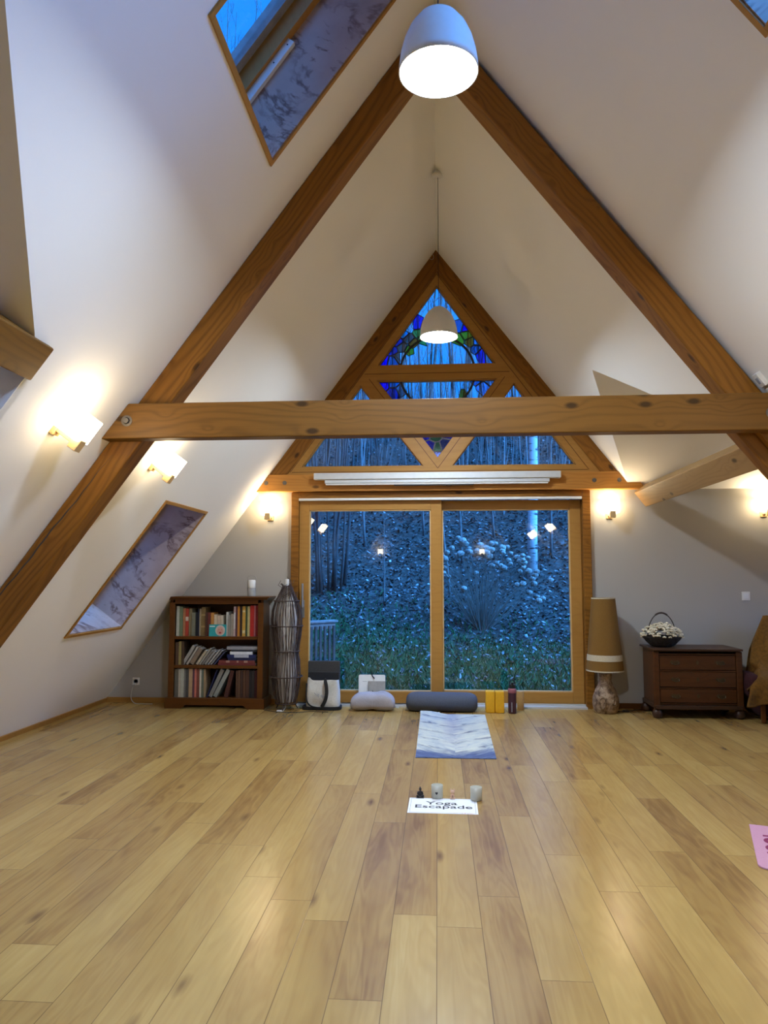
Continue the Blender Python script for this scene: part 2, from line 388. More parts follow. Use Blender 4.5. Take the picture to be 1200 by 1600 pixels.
def dormer(sg, d, xi, xo, nm):
    # sloping ceilings, cheeks and outer wall with its window
    pts = []
    zr, ze = d['zr'], d['ze']; xz = xl if sg < 0 else xr
    for a, b in ((d['yr'], d['y1']), (d['yr'], d['y0'])):
        m = MB(); xa, xb = xz(zr), xz(ze)
        lo = [(sg * xa, a, zr), (sg * xo, a, zr), (sg * xo, b, ze), (sg * xb, b, ze)]
        up = [(x, y, z + .05) for x, y, z in lo]
        m.add(lo + up, [(0, 1, 2, 3), (7, 6, 5, 4), (0, 4, 5, 1), (1, 5, 6, 2), (2, 6, 7, 3), (3, 7, 4, 0)])
        struct(m.build('ceiling_dormer_' + nm, 'plaster'))
    for yy, s in ((d['y1'] - .006, 1), (d['y0'] + .006, -1)):
        if yy > YB - .1: continue
        m = MB(); k = KL if sg < 0 else KR; f = ZR / k
        m.prism([(sg * xz(ze), ze), (sg * xo, ze), (sg * xo, 0), (sg * f, 0)], yy, yy + s * .05)
        struct(m.build('wall_cheek_' + nm, 'plaster'))
    y0, y1 = sorted((d['y0'], d['y1']))
    wy0, wy1, wz0, wz1 = (y0 + .35, y1 - .35, .95, 2.2) if sg < 0 else (y0 + 1.1, y1 - 1.1, 1.2, 2.0)
    m = MB(); X0, X1 = (sg * xo, sg * (xo + .15)) if sg > 0 else (sg * (xo + .15), sg * xo)
    m.box(X0, X1, y0, y1, 0, wz0); m.box(X0, X1, y0, wy0, wz0, ze); m.box(X0, X1, wy1, y1, wz0, ze); m.box(X0, X1, wy0, wy1, wz1, ze)
    m.prism([(y0, ze), (y1, ze), (d['yr'], zr)], X0, X1, 'x')
    struct(m.build('wall_dormer_' + nm, 'plaster'))
    w = sempty('window_dormer_' + nm)
    m = MB(); xm = sg * (xo + .08)
    for a in (wy0, (wy0 + wy1) / 2 - .03, wy1 - .06): m.box(xm - .03, xm + .03, a, a + .06, wz0, wz1)
    for b in (wz0, wz1 - .06): m.box(xm - .03, xm + .03, wy0, wy1, b, b + .06)
    m.build('frame', 'larch', w); B(xm - .003, xm + .003, wy0, wy1, wz0, wz1).build('pane', 'glass', w)
dormer(-1, DOL, 0, 4.2, 'left'); dormer(1, DOR, 0, 4.6, 'right')

struct(B(-5, 5.4, YF - .1, YB + .06, -.12, 0).build('floor', 'floor'))
# gable wall with the glazing
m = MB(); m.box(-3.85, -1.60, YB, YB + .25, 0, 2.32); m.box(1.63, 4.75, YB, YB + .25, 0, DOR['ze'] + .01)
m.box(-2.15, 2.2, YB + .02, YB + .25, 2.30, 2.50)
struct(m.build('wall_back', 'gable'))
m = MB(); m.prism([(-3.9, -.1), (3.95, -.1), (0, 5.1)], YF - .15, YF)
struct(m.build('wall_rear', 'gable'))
# skirting boards
m = MB(); m.box(-3.66, -1.62, YB - .016, YB, 0, .055); struct(m.build('baseboard_back', 'larch'))
m = MB(); m.box(1.66, 4.6, YB - .016, YB, 0, .055); struct(m.build('baseboard_gable', 'cabinet'))
m = MB(); zt = .05
m.add([(-FL, 3.4, 0), (-FL + .03, 3.4, 0), (-FL + .03 + .028, 3.4, zt), (-FL + zt / KL - .002, 3.4, zt),
       (-FL, YB, 0), (-FL + .03, YB, 0), (-FL + .03 + .028, YB, zt), (-FL + zt / KL - .002, YB, zt)],
      [(0, 1, 2, 3), (7, 6, 5, 4), (0, 4, 5, 1), (1, 5, 6, 2), (2, 6, 7, 3), (3, 7, 4, 0)])
struct(m.build('baseboard_left', 'larch'))

# ------------------------------------------------------------------ timber
def beam(name, a, b, up, w, h, mat, label, cat='beam', bev=.008):
    # a -> b is the axis; up gives the face direction; w across, h along up; centred on the axis
    a, b = Vector(a), Vector(b); x = (b - a).normalized(); z = (Vector(up) - x * x.dot(Vector(up))).normalized(); y = z.cross(x)
    m = Matrix((x, y, z)).transposed().to_4x4(); m.translation = (a + b) / 2
    L = (b - a).length / 2
    o = B(-L, L, -w / 2, w / 2, -h / 2, h / 2).build(name, mat, bevel=bev); o.matrix_world = m
    tag(o, label, cat, kind='thing'); return o
RT, RD = .165, .17         # rafter: depth under the slope, width along the room
YT = 4.43
for sg, k, L, foot, lab, gap in ((-1, KL, LL, FL, 'thick brown pine rafter climbing the left white slope, drying crack along its face', .0), (1, KR, LR, FR, 'thick brown pine rafter climbing the right white slope beyond the big lamp', .02)):
    n = Vector((-sg * k, 0, -1)) / L; dirv = Vector((-sg, 0, k)) / L
    off = n * (RT / 2 + gap + .002) + Vector((0, YT + RD / 2, 0))
    a = Vector((sg * (foot - .12), 0, ZR - k * (foot - .12))) + off; b = Vector((0, 0, ZR)) + off - dirv * .02
    if sg > 0: b -= dirv * .10
    rf = beam('rafter', a, b, n, RD, RT, 'pine', lab)
    mm = rf.matrix_world.inverted()
    if sg < 0:   # the drying crack: a narrow dark split in the face
        cr = MB(); Lh = (b - a).length / 2; yfront = RD / 2 if (rf.matrix_world.to_3x3() @ Vector((0, 1, 0))).y < 0 else -RD / 2
        s2 = 1 if yfront > 0 else -1
        top, bot = [], []
        N = 40
        for i in range(N + 1):
            t = i / N; xx = -Lh + 1.05 + t * 1.45
            zz = .005 - .050 * (1 - t) ** 1.0 + .003 * math.sin(t * 19) + .002 * math.sin(t * 61) - .02
            wd = .0045 * math.sin(PI * min(1, t * 1.02)) + .0006
            top.append((xx, yfront + s2 * .0008, zz + wd)); bot.append((xx, yfront + s2 * .0008, zz - wd))
        vs = top + bot; fs = [(i, i + 1, N + 2 + i, N + 1 + i) for i in range(N)]
        cr.add(vs, fs).build('crack', 'darkbark', rf)
# collar beam with cut ends
cb = thing('collar_beam', 'long horizontal pine collar beam with big knots spanning the room', 'beam', (0, YT - .055, 2.322)); cb['kind'] = 'thing'
zt, zb = .108, -.108
m = MB()
m.prism([(-1.88, zt), (-2.045, zb), (2.10, zb), (1.95, zt)], -.054, .054)
m.build('timber', 'oldpine', cb, bevel=.006)
for x, z in ((-1.885, 0.0), (1.915, -.01)):
    m = MB(); m.mx = Matrix.Translation((x, -.054, z)) @ Matrix.Rotation(PI / 2, 4, 'X')
    m.lathe([(.034, 0), (.034, .004), (.021, .005), (.021, .0)], 20); m.lathe([(.018, 0), (.018, .018), (.0, .018)], 6)
    m.build('bolt', 'iron', cb)
# purlins lying in the roof slopes
def purlin(sg, x, y0, y1, label, wid=.19, dep=.16, proud=.03, mat='oldpine'):
    k, L = (KL, LL) if sg < 0 else (KR, LR)
    n = Vector((-sg * k, 0, -1)) / L; c = Vector((sg * x, 0, ZR - k * x)) - n * (dep / 2 - proud)
    return beam('purlin', c + Vector((0, y0, 0)), c + Vector((0, y1, 0)), n, wid, dep, mat, label)
purlin(-1, 1.905, .6, 3.345, 'brown pine purlin end with bold growth rings at the upper left edge')
purlin(1, 2.145, YT + .18, 7.93, 'pale brown pine purlin running under the dormer opening towards the gable', proud=.02, mat='palepine')
# short brace under the collar end
beam('brace', (1.755, YT + .12, 2.37), (2.35, YT + .12, 1.63), (1, 0, .9), .12, .14, 'pine', 'short slanting brace below the right end of the collar beam')
# gable beams and lintel
for sg, k, nm in ((-1, KL, 'left'), (1, KR, 'right')):
    L = math.hypot(1, k); n = Vector((-sg * k, 0, -1)) / L; d = Vector((-sg, 0, k)) / L
    xb = (ZR - 2.49) / k
    o = MB()
    o.prism([(sg * (xb + .03), 2.49), (sg * .0, ZR + .03), (sg * .0, ZR - .255), (sg * (xb - .19), 2.49)], -.09, .10)
    g = o.build('gable_beam', 'pine', bevel=.006)
    # local frame along the beam so that its grain follows it
    ang = math.atan2(k, -sg); rot = Matrix.Rotation(-ang, 4, 'Y')
    g.data.transform(rot.inverted()); g.matrix_world = Matrix.Translation((0.008, YB - .0, 0)) @ rot
    tag(g, 'dark pine beam framing the %s side of the triangular gable window' % nm, 'beam', kind='thing')
lin = thing('lintel', 'orange pine lintel beam across the gable above the sliding door', 'beam', (0, 7.99, 2.395)); lin['kind'] = 'thing'
m = MB(); m.prism([(-2.08, -.095), (2.20, -.095), (2.06, .093), (-1.94, .093)], -.05, .05); m.build('timber', wood('orange pine', (.46, .20, .038), (.26, .095, .017)), lin, bevel=.005)
for x in (-1.87, -1.665, 1.665, 1.925):
    m = MB(); m.mx = Matrix.Translation((x, -.05, .0)) @ Matrix.Rotation(PI / 2, 4, 'X'); m.lathe([(.024, 0), (.024, .004), (.012, .005), (.012, .012), (0, .012)], 8); m.build('bolt', 'iron', lin)
# gable window: four leaded panes
win = sempty('window_1', loc=(.008, YB - .02, 0))
A = [(-.655, 3.695), (.635, 3.695), (0, 4.597)]
Bp = [(-.665, 3.527), (.65, 3.527), (0, 2.652)]
Cp = [(-1.492, 2.572), (-.158, 2.572), (-.845, 3.475)]
Dp = [(.155, 2.570), (1.478, 2.570), (.835, 3.475)]
outer = [(-1.69, 2.49), (1.765, 2.49), (0, 4.775)]
bm = bmesh.new(); ed = []
for lp in (outer, A, Bp, Cp, Dp):
    vs = [bm.verts.new((x, -.055, z)) for x, z in lp]; ed += [bm.edges.new((vs[i], vs[(i + 1) % 3])) for i in range(3)]
bmesh.ops.triangle_fill(bm, edges=ed, use_beauty=True)
ext = bmesh.ops.extrude_face_region(bm, geom=bm.faces[:])
bmesh.ops.translate(bm, verts=[g for g in ext['geom'] if isinstance(g, bmesh.types.BMVert)], vec=(0, .12, 0))
bmesh.ops.recalc_face_normals(bm, faces=bm.faces)
me = bpy.data.meshes.new('frame'); bm.to_mesh(me); bm.free(); me.materials.append(M['larch'])
fo = bpy.data.objects.new('frame', me); COL.objects.link(fo); fo.parent = win
# seams between the sashes and beads round the panes
def strip(mb, p, q, w, y0, y1):
    p, q = Vector((p[0], 0, p[1])), Vector((q[0], 0, q[1])); d = (q - p).normalized(); s = Vector((d.z, 0, -d.x)) * w / 2
    vs = [p - s, p + s, q + s, q - s]
    mb.add([(v.x, y0, v.z) for v in vs] + [(v.x, y1, v.z) for v in vs], [(0, 1, 2, 3), (7, 6, 5, 4), (0, 4, 5, 1), (1, 5, 6, 2), (2, 6, 7, 3), (3, 7, 4, 0)])
m = MB()
for a, b in (((-.80, 3.60), (.785, 3.60)), ((-.75, 3.545), (0, 2.545)), ((.735, 3.545), (0, 2.545)), ((-1.62, 2.515), (0, 4.72)), ((1.61, 2.515), (0, 4.72)), ((-1.6, 2.515), (1.6, 2.515))):
    strip(m, a, b, .006, -.0562, -.054)
m.build('seam', 'cabinet', win)
for lp in (A, Bp, Cp, Dp):
    m = MB(); m.prism(lp, .0, .008); m.build('pane', 'glass', win)
    m = MB(); c = (sum(p[0] for p in lp) / 3, sum(p[1] for p in lp) / 3)
    for i in range(3):
        strip(m, lp[i], lp[(i + 1) % 3], .02, -.03, .0)
    m.build('glazing_bead', 'larch', win)
# leaded colour round a ring
def clip(poly, p, n):
    out = []
    for i in range(len(poly)):
        a, b = Vector(poly[i]), Vector(poly[(i + 1) % len(poly)]); da, db = (a - p).dot(n), (b - p).dot(n)
        if da <= 0: out.append(tuple(a))
        if da * db < 0: out.append(tuple(a + (b - a) * da / (da - db)))
    return out
def leaded(poly, seeds):
    pts = [Vector(s[0]) for s in seeds]
    for i, (p, c) in enumerate(seeds):
        if c is None: continue
        cell = [tuple(q) for q in poly]
        for j, q in enumerate(pts):
            if i != j and len(cell) > 2: cell = clip(cell, (pts[i] + q) / 2 - (q - pts[i]).normalized() * .004, (q - pts[i]))
        if len(cell) > 2:
            m = MB(); m.prism(cell, -.010, -.004); m.build('coloured_glass', 'sg_' + c, win)
            m = MB()
            for a in range(len(cell)): strip(m, cell[a], cell[(a + 1) % len(cell)], .007, -.012, -.002)
            m.build('came', 'lead', win)
def px(x, y): return ((560 + x / 4.615 - 681.5) / 143.6, 4.597 - (430 + y / 4.615 - 449) / 143.6)
leaded(A, [(px(*q), c) for q, c in [((165, 625), 'royal'), ((240, 640), 'teal'), ((235, 570), 'navy'), ((270, 500), 'navy'), ((315, 440), 'sky'), ((305, 545), 'brown'), ((355, 480), 'brown'),
    ((390, 515), 'orange'), ((355, 570), 'olive'), ((425, 435), 'lime'), ((420, 385), 'blue'), ((455, 490), 'lime'), ((270, 620), 'brown'), ((725, 385), 'teal'), ((775, 400), 'royal'), ((785, 465), 'olive'),
    ((805, 510), 'ochre'), ((715, 505), 'olive'), ((850, 510), 'sky'), ((880, 605), 'blue'), ((845, 570), 'teal'), ((935, 600), 'grey'),
    ((500, 480), None), ((570, 420), None), ((640, 470), None), ((560, 600), None), ((430, 560), None), ((380, 640), None), ((760, 580), None), ((690, 560), None), ((350, 390), None), ((500, 250), None), ((700, 300), None), ((470, 400), None), ((620, 380), None), ((310, 620), None), ((800, 640), None)]])
leaded(Bp, [(px(*q), c) for q, c in [((170, 815), 'royal'), ((245, 810), 'teal'), ((245, 880), 'navy'), ((850, 800), 'teal'), ((885, 850), 'cloud'), ((935, 790), 'grey'), ((745, 890), 'ochre'), ((700, 880), None), ((790, 870), None), ((745, 835), None), ((290, 860), 'grey'),
    ((350, 830), None), ((560, 830), None), ((750, 820), None), ((660, 900), None), ((450, 930), None), ((820, 920), None), ((350, 950), None), ((560, 1050), None)]] +
    [((-.075, 2.80), 'royal'), ((.07, 2.80), 'navy'), ((0.0, 2.78), 'green'), ((-.03, 2.90), 'green'), ((0, 2.69), 'blue'), ((.1, 2.95), 'royal'), ((0.0, 3.05), None), ((-.12, 2.93), 'royal')])
m = MB(); ring = [(.41 * math.cos(2 * PI * i / 64), -.014, 3.615 + .41 * math.sin(2 * PI * i / 64)) for i in range(64)]
for i in range(64):
    p, q = ring[i], ring[(i + 1) % 64]
    def ins(pt, T):
        s = [(T[(j + 1) % 3][0] - T[j][0]) * (pt[2] - T[j][1]) - (T[(j + 1) % 3][1] - T[j][1]) * (pt[0] - T[j][0]) for j in range(3)]
        return all(v > 0 for v in s) or all(v < 0 for v in s)
    mid = ((p[0] + q[0]) / 2, 0, (p[2] + q[2]) / 2)
    if ins(mid, A) or ins(mid, Bp): strip(m, (p[0], p[2]), (q[0], q[2]), .024, -.020, -.004)
m.build('lead_ring', 'lead', win)

# sliding door
D = sempty('door_1', loc=(0, YB, 0))
m = MB(); m.box(-1.60, -1.515, -.05, .12, 0, 2.295); m.box(1.545, 1.63, -.05, .12, 0, 2.295); m.box(-1.515, 1.545, -.05, .12, 2.222, 2.295)
m.build('casing', 'pine', D, bevel=.005)
m = MB(); m.box(-1.515, 1.545, -.10, .12, 0, .018); m.box(-1.515, 1.545, .0, .03, .018, .034); m.box(-1.515, 1.545, .065, .09, .018, .034); m.build('threshold', 'alu', D)
def sash(x0, x1, y0, y1, st, gl, nm, label):
    m = MB(); gx0, gx1, gz0, gz1 = gl
    m.box(x0, gx0, y0, y1, .03, 2.205); m.box(gx1, x1, y0, y1, .03, 2.205); m.box(gx0, gx1, y0, y1, .03, gz0); m.box(gx0, gx1, y0, y1, gz1, 2.205)
    s = m.build('sash', 'larch', D, bevel=.004)
    m = MB(); e = .012
    m.box(gx0, gx0 + e, y0 + .01, y1 - .01, gz0, gz1); m.box(gx1 - e, gx1, y0 + .01, y1 - .01, gz0, gz1); m.box(gx0, gx1, y0 + .01, y1 - .01, gz0, gz0 + e); m.box(gx0, gx1, y0 + .01, y1 - .01, gz1 - e, gz1)
    m.build('glazing_bead', 'bracket', s)
    m = MB(); ym = (y0 + y1) / 2; m.box(gx0, gx1, ym - .003, ym + .003, gz0, gz1); m.build('pane', 'glass', s)
    return s
sL = sash(-1.512, .045, -.03, .035, .1, (-1.402, -.072, .150, 2.100), 'left', '')
sR = sash(-.02, 1.542, .045, .11, .1, (.052, 1.425, .150, 2.105), 'right', '')
m = MB(); m.tube([(-1.462, -.085, 1.04), (-1.462, -.085, 1.30)], .011, 10); m.box(-1.472, -1.452, -.08, -.03, 1.05, 1.075); m.box(-1.478, -1.446, -.038, -.03, .93, 1.12)
m.build('pull_handle', 'steel', sL)
m = MB(); m.box(-1.512, 1.535, -.085, -.05, 2.200, 2.226); m.build('head_rail', 'white', D, bevel=.003)
# roller screen case on the lintel
sc = thing('roller_screen_case', 'long white aluminium roller screen case fixed across the lintel beam', 'screen case', (-.013, 7.94, 2.365))
m = MB(); m.box(-1.318, 1.318, -.085, .0, .052, .122); m.build('housing', 'alu', sc, bevel=.006)
m = MB(); m.box(-1.20, 1.20, -.07, -.002, .012, .052); m.build('slot_bar', 'alu', sc, bevel=.004)
m = MB(); m.box(-1.19, 1.185, -.062, -.02, -.006, .012); m.build('screen_bottom_bar', 'white', sc, bevel=.003)
m = MB(); m.box(-.45, .40, -.055, -.03, -.018, -.006); m.tube([(.11, -.04, -.018), (.14, -.04, -.032), (.17, -.04, -.018)], .003, 6); m.build('pull_grip', 'blackgloss', sc)

# ------------------------------------------------------------------ skylights
def skylight(name, side, s, depth=.36, bar=False):
    y0, y1, xa, xb = s; k, L = (KL, LL) if side == 'left' else (KR, LR)
    fr = slope_frame(side, xb, (y0 + y1) / 2); w = (y1 - y0) / 2; H = (xb - xa) * L
    o = sempty(name, fr)
    d = -depth
    m = MB(); th = .02; f1 = d - .22
    e = .006
    for a in ((-w - th, -w + e, f1, .001, -th, H + th), (w - e, w + th, f1, .001, -th, H + th), (-w + e, w - e, f1, .001, -th, e), (-w + e, w - e, f1, .001, H - e, H + th)): m.box(*a)
    m.build('lining', 'ply', o)
    m = MB(); t = .028
    for a in ((-w - t, -w, 0, .012, -t, H + t), (w, w + t, 0, .012, -t, H + t), (-w, w, 0, .012, -t, 0), (-w, w, 0, .012, H, H + t)): m.box(*a)
    m.build('trim', 'larch', o, bevel=.002)
    m = MB(); a = .06
    for q in ((-w, -w + a, d - .09, d, 0, H), (w - a, w, d - .09, d, 0, H), (-w + a, w - a, d - .09, d, 0, a), (-w + a, w - a, d - .09, d, H - a, H)): m.box(*q)
    m.build('frame', 'larch', o)
    m = MB(); b = .12
    for q in ((-w + .05, -w + b, d - .16, d - .09, .05, H - .05), (w - b, w - .05, d - .16, d - .09, .05, H - .05), (-w + b, w - b, d - .16, d - .09, .05, b), (-w + b, w - b, d - .16, d - .09, H - b, H - .05)): m.box(*q)
    m.build('sash', 'greyboard', o)
    B(-w + .1, w - .1, d - .125, d - .12, .1, H - .1).build('pane', 'glass', o)
    if bar:
        m = MB(); m.box(-w + .0, -w + .035, d + .0, d + .045, .0, .62); r = m.build('blind_rail', 'white', o, bevel=.003)
        m = MB()
        for zz in (.45, .58): m.box(-w + .034, -w + .036, d + .018, d + .026, zz, zz + .008)
        m.build('screw_hole', 'black', r)
skylight('window_2', 'left', SKY_L1, .34, True); skylight('window_3', 'left', SKY_L2, .36); skylight('window_4', 'right', SKY_R1, .36); skylight('window_added_5', 'right', SKY_ADD1, .36); skylight('window_added_6', 'right', SKY_ADD2, .36)  # last two are unseen extras that let in more sky light

# ------------------------------------------------------------------ wall sconces
def sconce_proto():
    root = thing('wall_sconce', '', 'wall lamp')
    # local frame: y away from the wall, z up
    B(-.035, .035, 0, .022, -.125, -.05).build('back_plate', 'bracket', root, bevel=.003)
    m = MB(); m.box(-.02, .02, .02, .135, -.10, -.075); m.build('arm', 'bracket', root, bevel=.003)
    m = MB(); m.box(-.03, .03, .125, .178, -.125, -.055); m.build('end_block', 'bracket', root, bevel=.003)
    m = MB(); a, b, y0, y1, h = .072, .066, .022, .166, .075
    yc = (y0 + y1) / 2; q = (y1 - y0) / 2; qi = q - .006
    for x0, x1, ya, yb in ((-a, -b, y0, y1), (b, a, y0, y1), (-b, b, y0, y0 + .006), (-b, b, y1 - .006, y1)): m.box(x0, x1, ya, yb, -.07, h)
    m.box(-b, -.03, y0 + .006, y1 - .006, -.07, -.064); m.box(.03, b, y0 + .006, y1 - .006, -.07, -.064)
    g = m.build('glass_shade', 'sconceglass', root)
    m = MB(); m.ball((0, yc, .0), .024, 12, 8); m.build('bulb', 'bulb', root, smooth='all')
    m = MB(); m.lathe([(.016, -.064), (.016, -.022), (.0, -.022)], 14, (0, yc, 0)); m.build('socket', 'white', root)
    return root
proto = None
WARM = bpy.data.lights.new('sconce_light', 'POINT'); WARM.energy = 2.3; WARM.color = (1.0, .77, .48); WARM.shadow_soft_size = .03
SCON = [('left', 2.06 - .045, 3.83, 'lit cube sconce on the left slope nearer the viewer, above the rafter'),
        ('left', 2.06 - .045, 5.205, 'lit cube sconce on the left slope just below the collar beam'),
        ('wall', -1.84, 2.115, 'lit sconce on the gable wall above the bookcase'),
        ('wall', 1.835, 2.115, 'lit sconce on the gable wall above the floor lamp'),
        ('wall', 3.43, 2.125, 'lit sconce on the gable wall at the right picture edge above the light switch'),
        ('right', 2.06, 3.10, 'lit sconce on the right slope, seen only mirrored in the door glass near the birch'),
        ('right', 2.06, .55, 'lit sconce far along the right slope, seen only mirrored in the door glass'),
        ('rear', -1.75, 2.12, 'lit sconce on the rear gable, mirrored in the left door pane'),
        ('rear', 1.35, 2.12, 'lit sconce on the rear gable, mirrored in the right door pane')]
for kind, a, b, lab in SCON:
    if proto is None: proto = r = sconce_proto()
    else: r = copy_tree(proto)
    r['label'] = lab; r['group'] = 'cube wall sconces'
    if kind in ('left', 'right'): r.matrix_world = slope_frame(kind, a, b)
    elif kind == 'wall': r.matrix_world = wall_frame(a, b)
    else: r.matrix_world = wall_frame(a, b, YF, True)
    lo = bpy.data.objects.new('sconce_light', WARM); COL.objects.link(lo); lo.parent = r; lo.location = (0, .094, .045)

# ------------------------------------------------------------------ pendants
def pendant(x, y, zb, label):
    r = thing('pendant_lamp', label, 'pendant lamp', (x, y, zb), group='white bell pendant lamps')
    prof = [(.165, 0), (.163, .03), (.156, .08), (.142, .135), (.118, .19), (.085, .235), (.05, .262), (.02, .274), (.012, .276)]
    inn = [(a - .005 if a > .02 else .006, z - .005 if z > .01 else z) for a, z in prof]
    m = MB(); m.lathe(inn[::-1][1:] + prof, 48)
    m.build('shade', 'shade', r, smooth='all', fixn=True)
    m = MB(); m.lathe([(0, .028), (.10, .028), (.152, .032), (.152, .038), (0, .038)], 48); m.build('diffuser', 'diffuser', r)
    m = MB(); ztop = ZR - zb - .06; m.tube([(0, 0, .27), (0, 0, ztop)], .0028, 6); m.build('cable', 'black', r)
    m = MB(); m.lathe([(.014, ztop - .03), (.045, ztop - .022), (.052, ztop - .012), (.045, ztop - .004), (.05, ztop), (.0, ztop + .055)], 24); m.build('ceiling_rose', 'white', r, smooth=True)
    return r
pendant(.016, 2.90, 3.452, 'large lit white pendant lamp at the top of the picture')
pendant(.022, 6.30, 3.448, 'smaller-looking lit white pendant lamp hanging before the gable window')

# ------------------------------------------------------------------ bookcase and books
BX, BY = -2.335, 7.725          # centre and front of the bookcase
bc = thing('bookcase', 'low brown wooden bookcase with three shelves of books beside the twig lamp', 'bookcase', (BX, BY, 0))
def bp(name, *boxes, bev=.003, mat='cabinet', par=bc):
    m = MB()
    for b in boxes: m.box(*b)
    return m.build(name, mat, par, bevel=bev)
bp('side_panel', (-.50, -.475, .02, .31, 0, 1.13)); bp('side_panel', (.475, .50, .02, .31, 0, 1.13))
bp('face_stile', (-.505, -.447, 0, .022, .09, 1.10)); bp('face_stile', (.447, .505, 0, .022, .09, 1.10))
bp('top_rail', (-.447, .447, 0, .022, 1.085, 1.13))
m = MB(); m.prism([(-.57, 1.15), (.57, 1.15), (.57, 1.158), (.57, 1.163), (-.57, 1.163)], -.035, .315); m.prism([(-.545, 1.13), (.545, 1.13), (.557, 1.15), (-.557, 1.15)], -.02, .31); m.build('top_board', 'cabinet', bc, bevel=.003)
bp('back_panel', (-.475, .475, .295, .305, .05, 1.12))
bp('shelf', (-.475, .475, .022, .295, .090, .108)); bp('shelf', (-.475, .475, .012, .295, .412, .444)); bp('shelf', (-.475, .475, .012, .295, .713, .745))
m = MB(); m.prism([(-.53, 0), (-.35, 0), (-.31, .036), (.31, .036), (.35, 0), (.53, 0), (.53, .108), (-.53, .108)], -.022, .0)
m.box(-.53, -.505, 0, .31, 0, .108); m.box(.505, .53, 0, .31, 0, .108); m.build('plinth', 'cabinet', bc, bevel=.003)

BOOKM = {}
def bookmat(c):
    if c not in BOOKM: BOOKM[c] = plain('book cloth %d' % len(BOOKM), c, .6, .3, var=.12, scale=45)
    return BOOKM[c]
def book(label, x, z, t, h, d, c, ang=0, flat=False, yfront=7.755, band=None, group='books on the top shelf'):
    """x: left edge on the shelf (upright), foot (leaning) or centre (lying)"""
    o = MB(); e = .0022
    o.box(0, t, 0, e, 0, h); o.box(0, e, e, d, 0, h); o.box(t - e, t, e, d, 0, h)
    if band:
        o.cur = 1
        for a, b in band[1]: o.box(t * .04, t * .96, -.0006, .0, h * a, h * b)
    mats = [bookmat(c)] + ([bookmat(band[0])] if band else [])
    ob = o.build('book', mats)
    pg = B(e + .0004, t - e - .0004, e + .001, d - .004, .004, h - .004).build('page_block', 'paper', ob)
    if flat: ob.matrix_world = Matrix.Translation((x - h / 2, yfront, z + t)) @ Matrix.Rotation(PI / 2, 4, 'Y')
    elif ang:
        # rests on its lower right edge, its top leaning to the right
        ob.matrix_world = Matrix.Translation((x, yfront, z)) @ Matrix.Rotation(ang, 4, 'Y') @ Matrix.Translation((-t, 0, 0))
    else: ob.location = (x, yfront, z)
    tag(ob, label, 'book', group); return ob
def cx(c): return -2.782 + (c - 146) * .001118
S1, S2, S3 = .7455, .4445, .1085
W_ = (.55, .52, .45); 
top = [(150, 178, 180, (.50, .50, .42), 'white spined book at the left end of the top shelf'),
 (180, 211, 185, (.16, .20, .12), 'sage green book second from the left on the top shelf'),
 (214, 237, 200, (.38, .17, .08), 'tan orange book on the top shelf between sage green and red ones'),
 (239, 268, 203, (.38, .05, .03), 'bright red book on the left half of the top shelf', ((.6, .5, .4), [(.55, .70)])),
 (271, 299, 203, (.22, .18, .10), 'olive beige book on the top shelf right of the bright red one'),
 (301, 334, 243, (.17, .17, .12), 'short grey green book on the top shelf beside the black pair'),
 (336, 360, 240, (.02, .022, .03), 'short black book on the top shelf with a plain spine'),
 (362, 370, 205, (.012, .014, .03), 'thin blue black book on the top shelf'),
 (371, 388, 205, (.40, .33, .22), 'thin cream book on the top shelf beside the olive brown one'),
 (390, 432, 190, (.19, .125, .05), 'tall thick olive brown book on the top shelf left of the teal card', ((.35, .25, .1), [(.3, .36), (.7, .76)])),
 (434, 455, 240, (.07, .03, .02), 'dark brown book on the top shelf just left of the teal card'),
 (457, 484, 240, (.13, .03, .025), 'maroon book on the top shelf behind the left end of the teal card'),
 (486, 514, 243, (.45, .20, .05), 'ochre orange book on the top shelf rising behind the teal card'),
 (516, 544, 262, (.56, .46, .33), 'cream book on the top shelf behind the teal card, next to the ochre one'),
 (546, 574, 272, (.52, .40, .31), 'pinkish cream short book on the top shelf behind the teal card'),
 (576, 603, 270, (.50, .43, .33), 'pale short book on the top shelf left of the dark gap'),
 (632, 653, 237, (.52, .50, .45), 'thin white book on the top shelf right of the dark gap'),
 (655, 674, 265, (.25, .23, .20), 'short grey book on the top shelf right of the baby picture'),
 (676, 702, 255, (.30, .26, .21), 'grey tan book on the top shelf left of the pink and white spine'),
 (704, 724, 183, (.55, .40, .38), 'tall pink and white book on the top shelf', ((.65, .62, .6), [(.25, .8)])),
 (726, 742, 185, (.08, .03, .05), 'tall dark plum book on the top shelf'),
 (744, 764, 178, (.50, .20, .03), 'tall orange book on the top shelf between plum and black ones'),
 (766, 787, 180, (.035, .02, .015), 'tall brown black book on the top shelf between the orange and yellow ones'),
 (789, 817, 178, (.50, .28, .05), 'tall golden yellow book on the top shelf', ((.6, .5, .25), [(.1, .2), (.8, .86)])),
 (819, 837, 180, (.05, .09, .05), 'tall dark green book on the top shelf'),
 (839, 861, 178, (.42, .36, .15), 'tall yellowish cream book on the top shelf left of the red ones'),
 (863, 899, 170, (.36, .02, .015), 'thick scarlet book near the right end of the top shelf'),
 (901, 917, 170, (.40, .12, .14), 'thin rose book on the top shelf between two red books'),
 (919, 948, 170, (.22, .012, .015), 'dark red book at the right end of the top shelf')]
for i, b in enumerate(top):
    h = (475 - b[2]) * .001065; x = cx(b[0])
    book(b[4], x, S1, (b[1] - b[0]) * .001118, h, R.uniform(.14, .2), b[3], band=b[5] if len(b) > 5 else None, yfront=7.755 + R.uniform(0, .02))
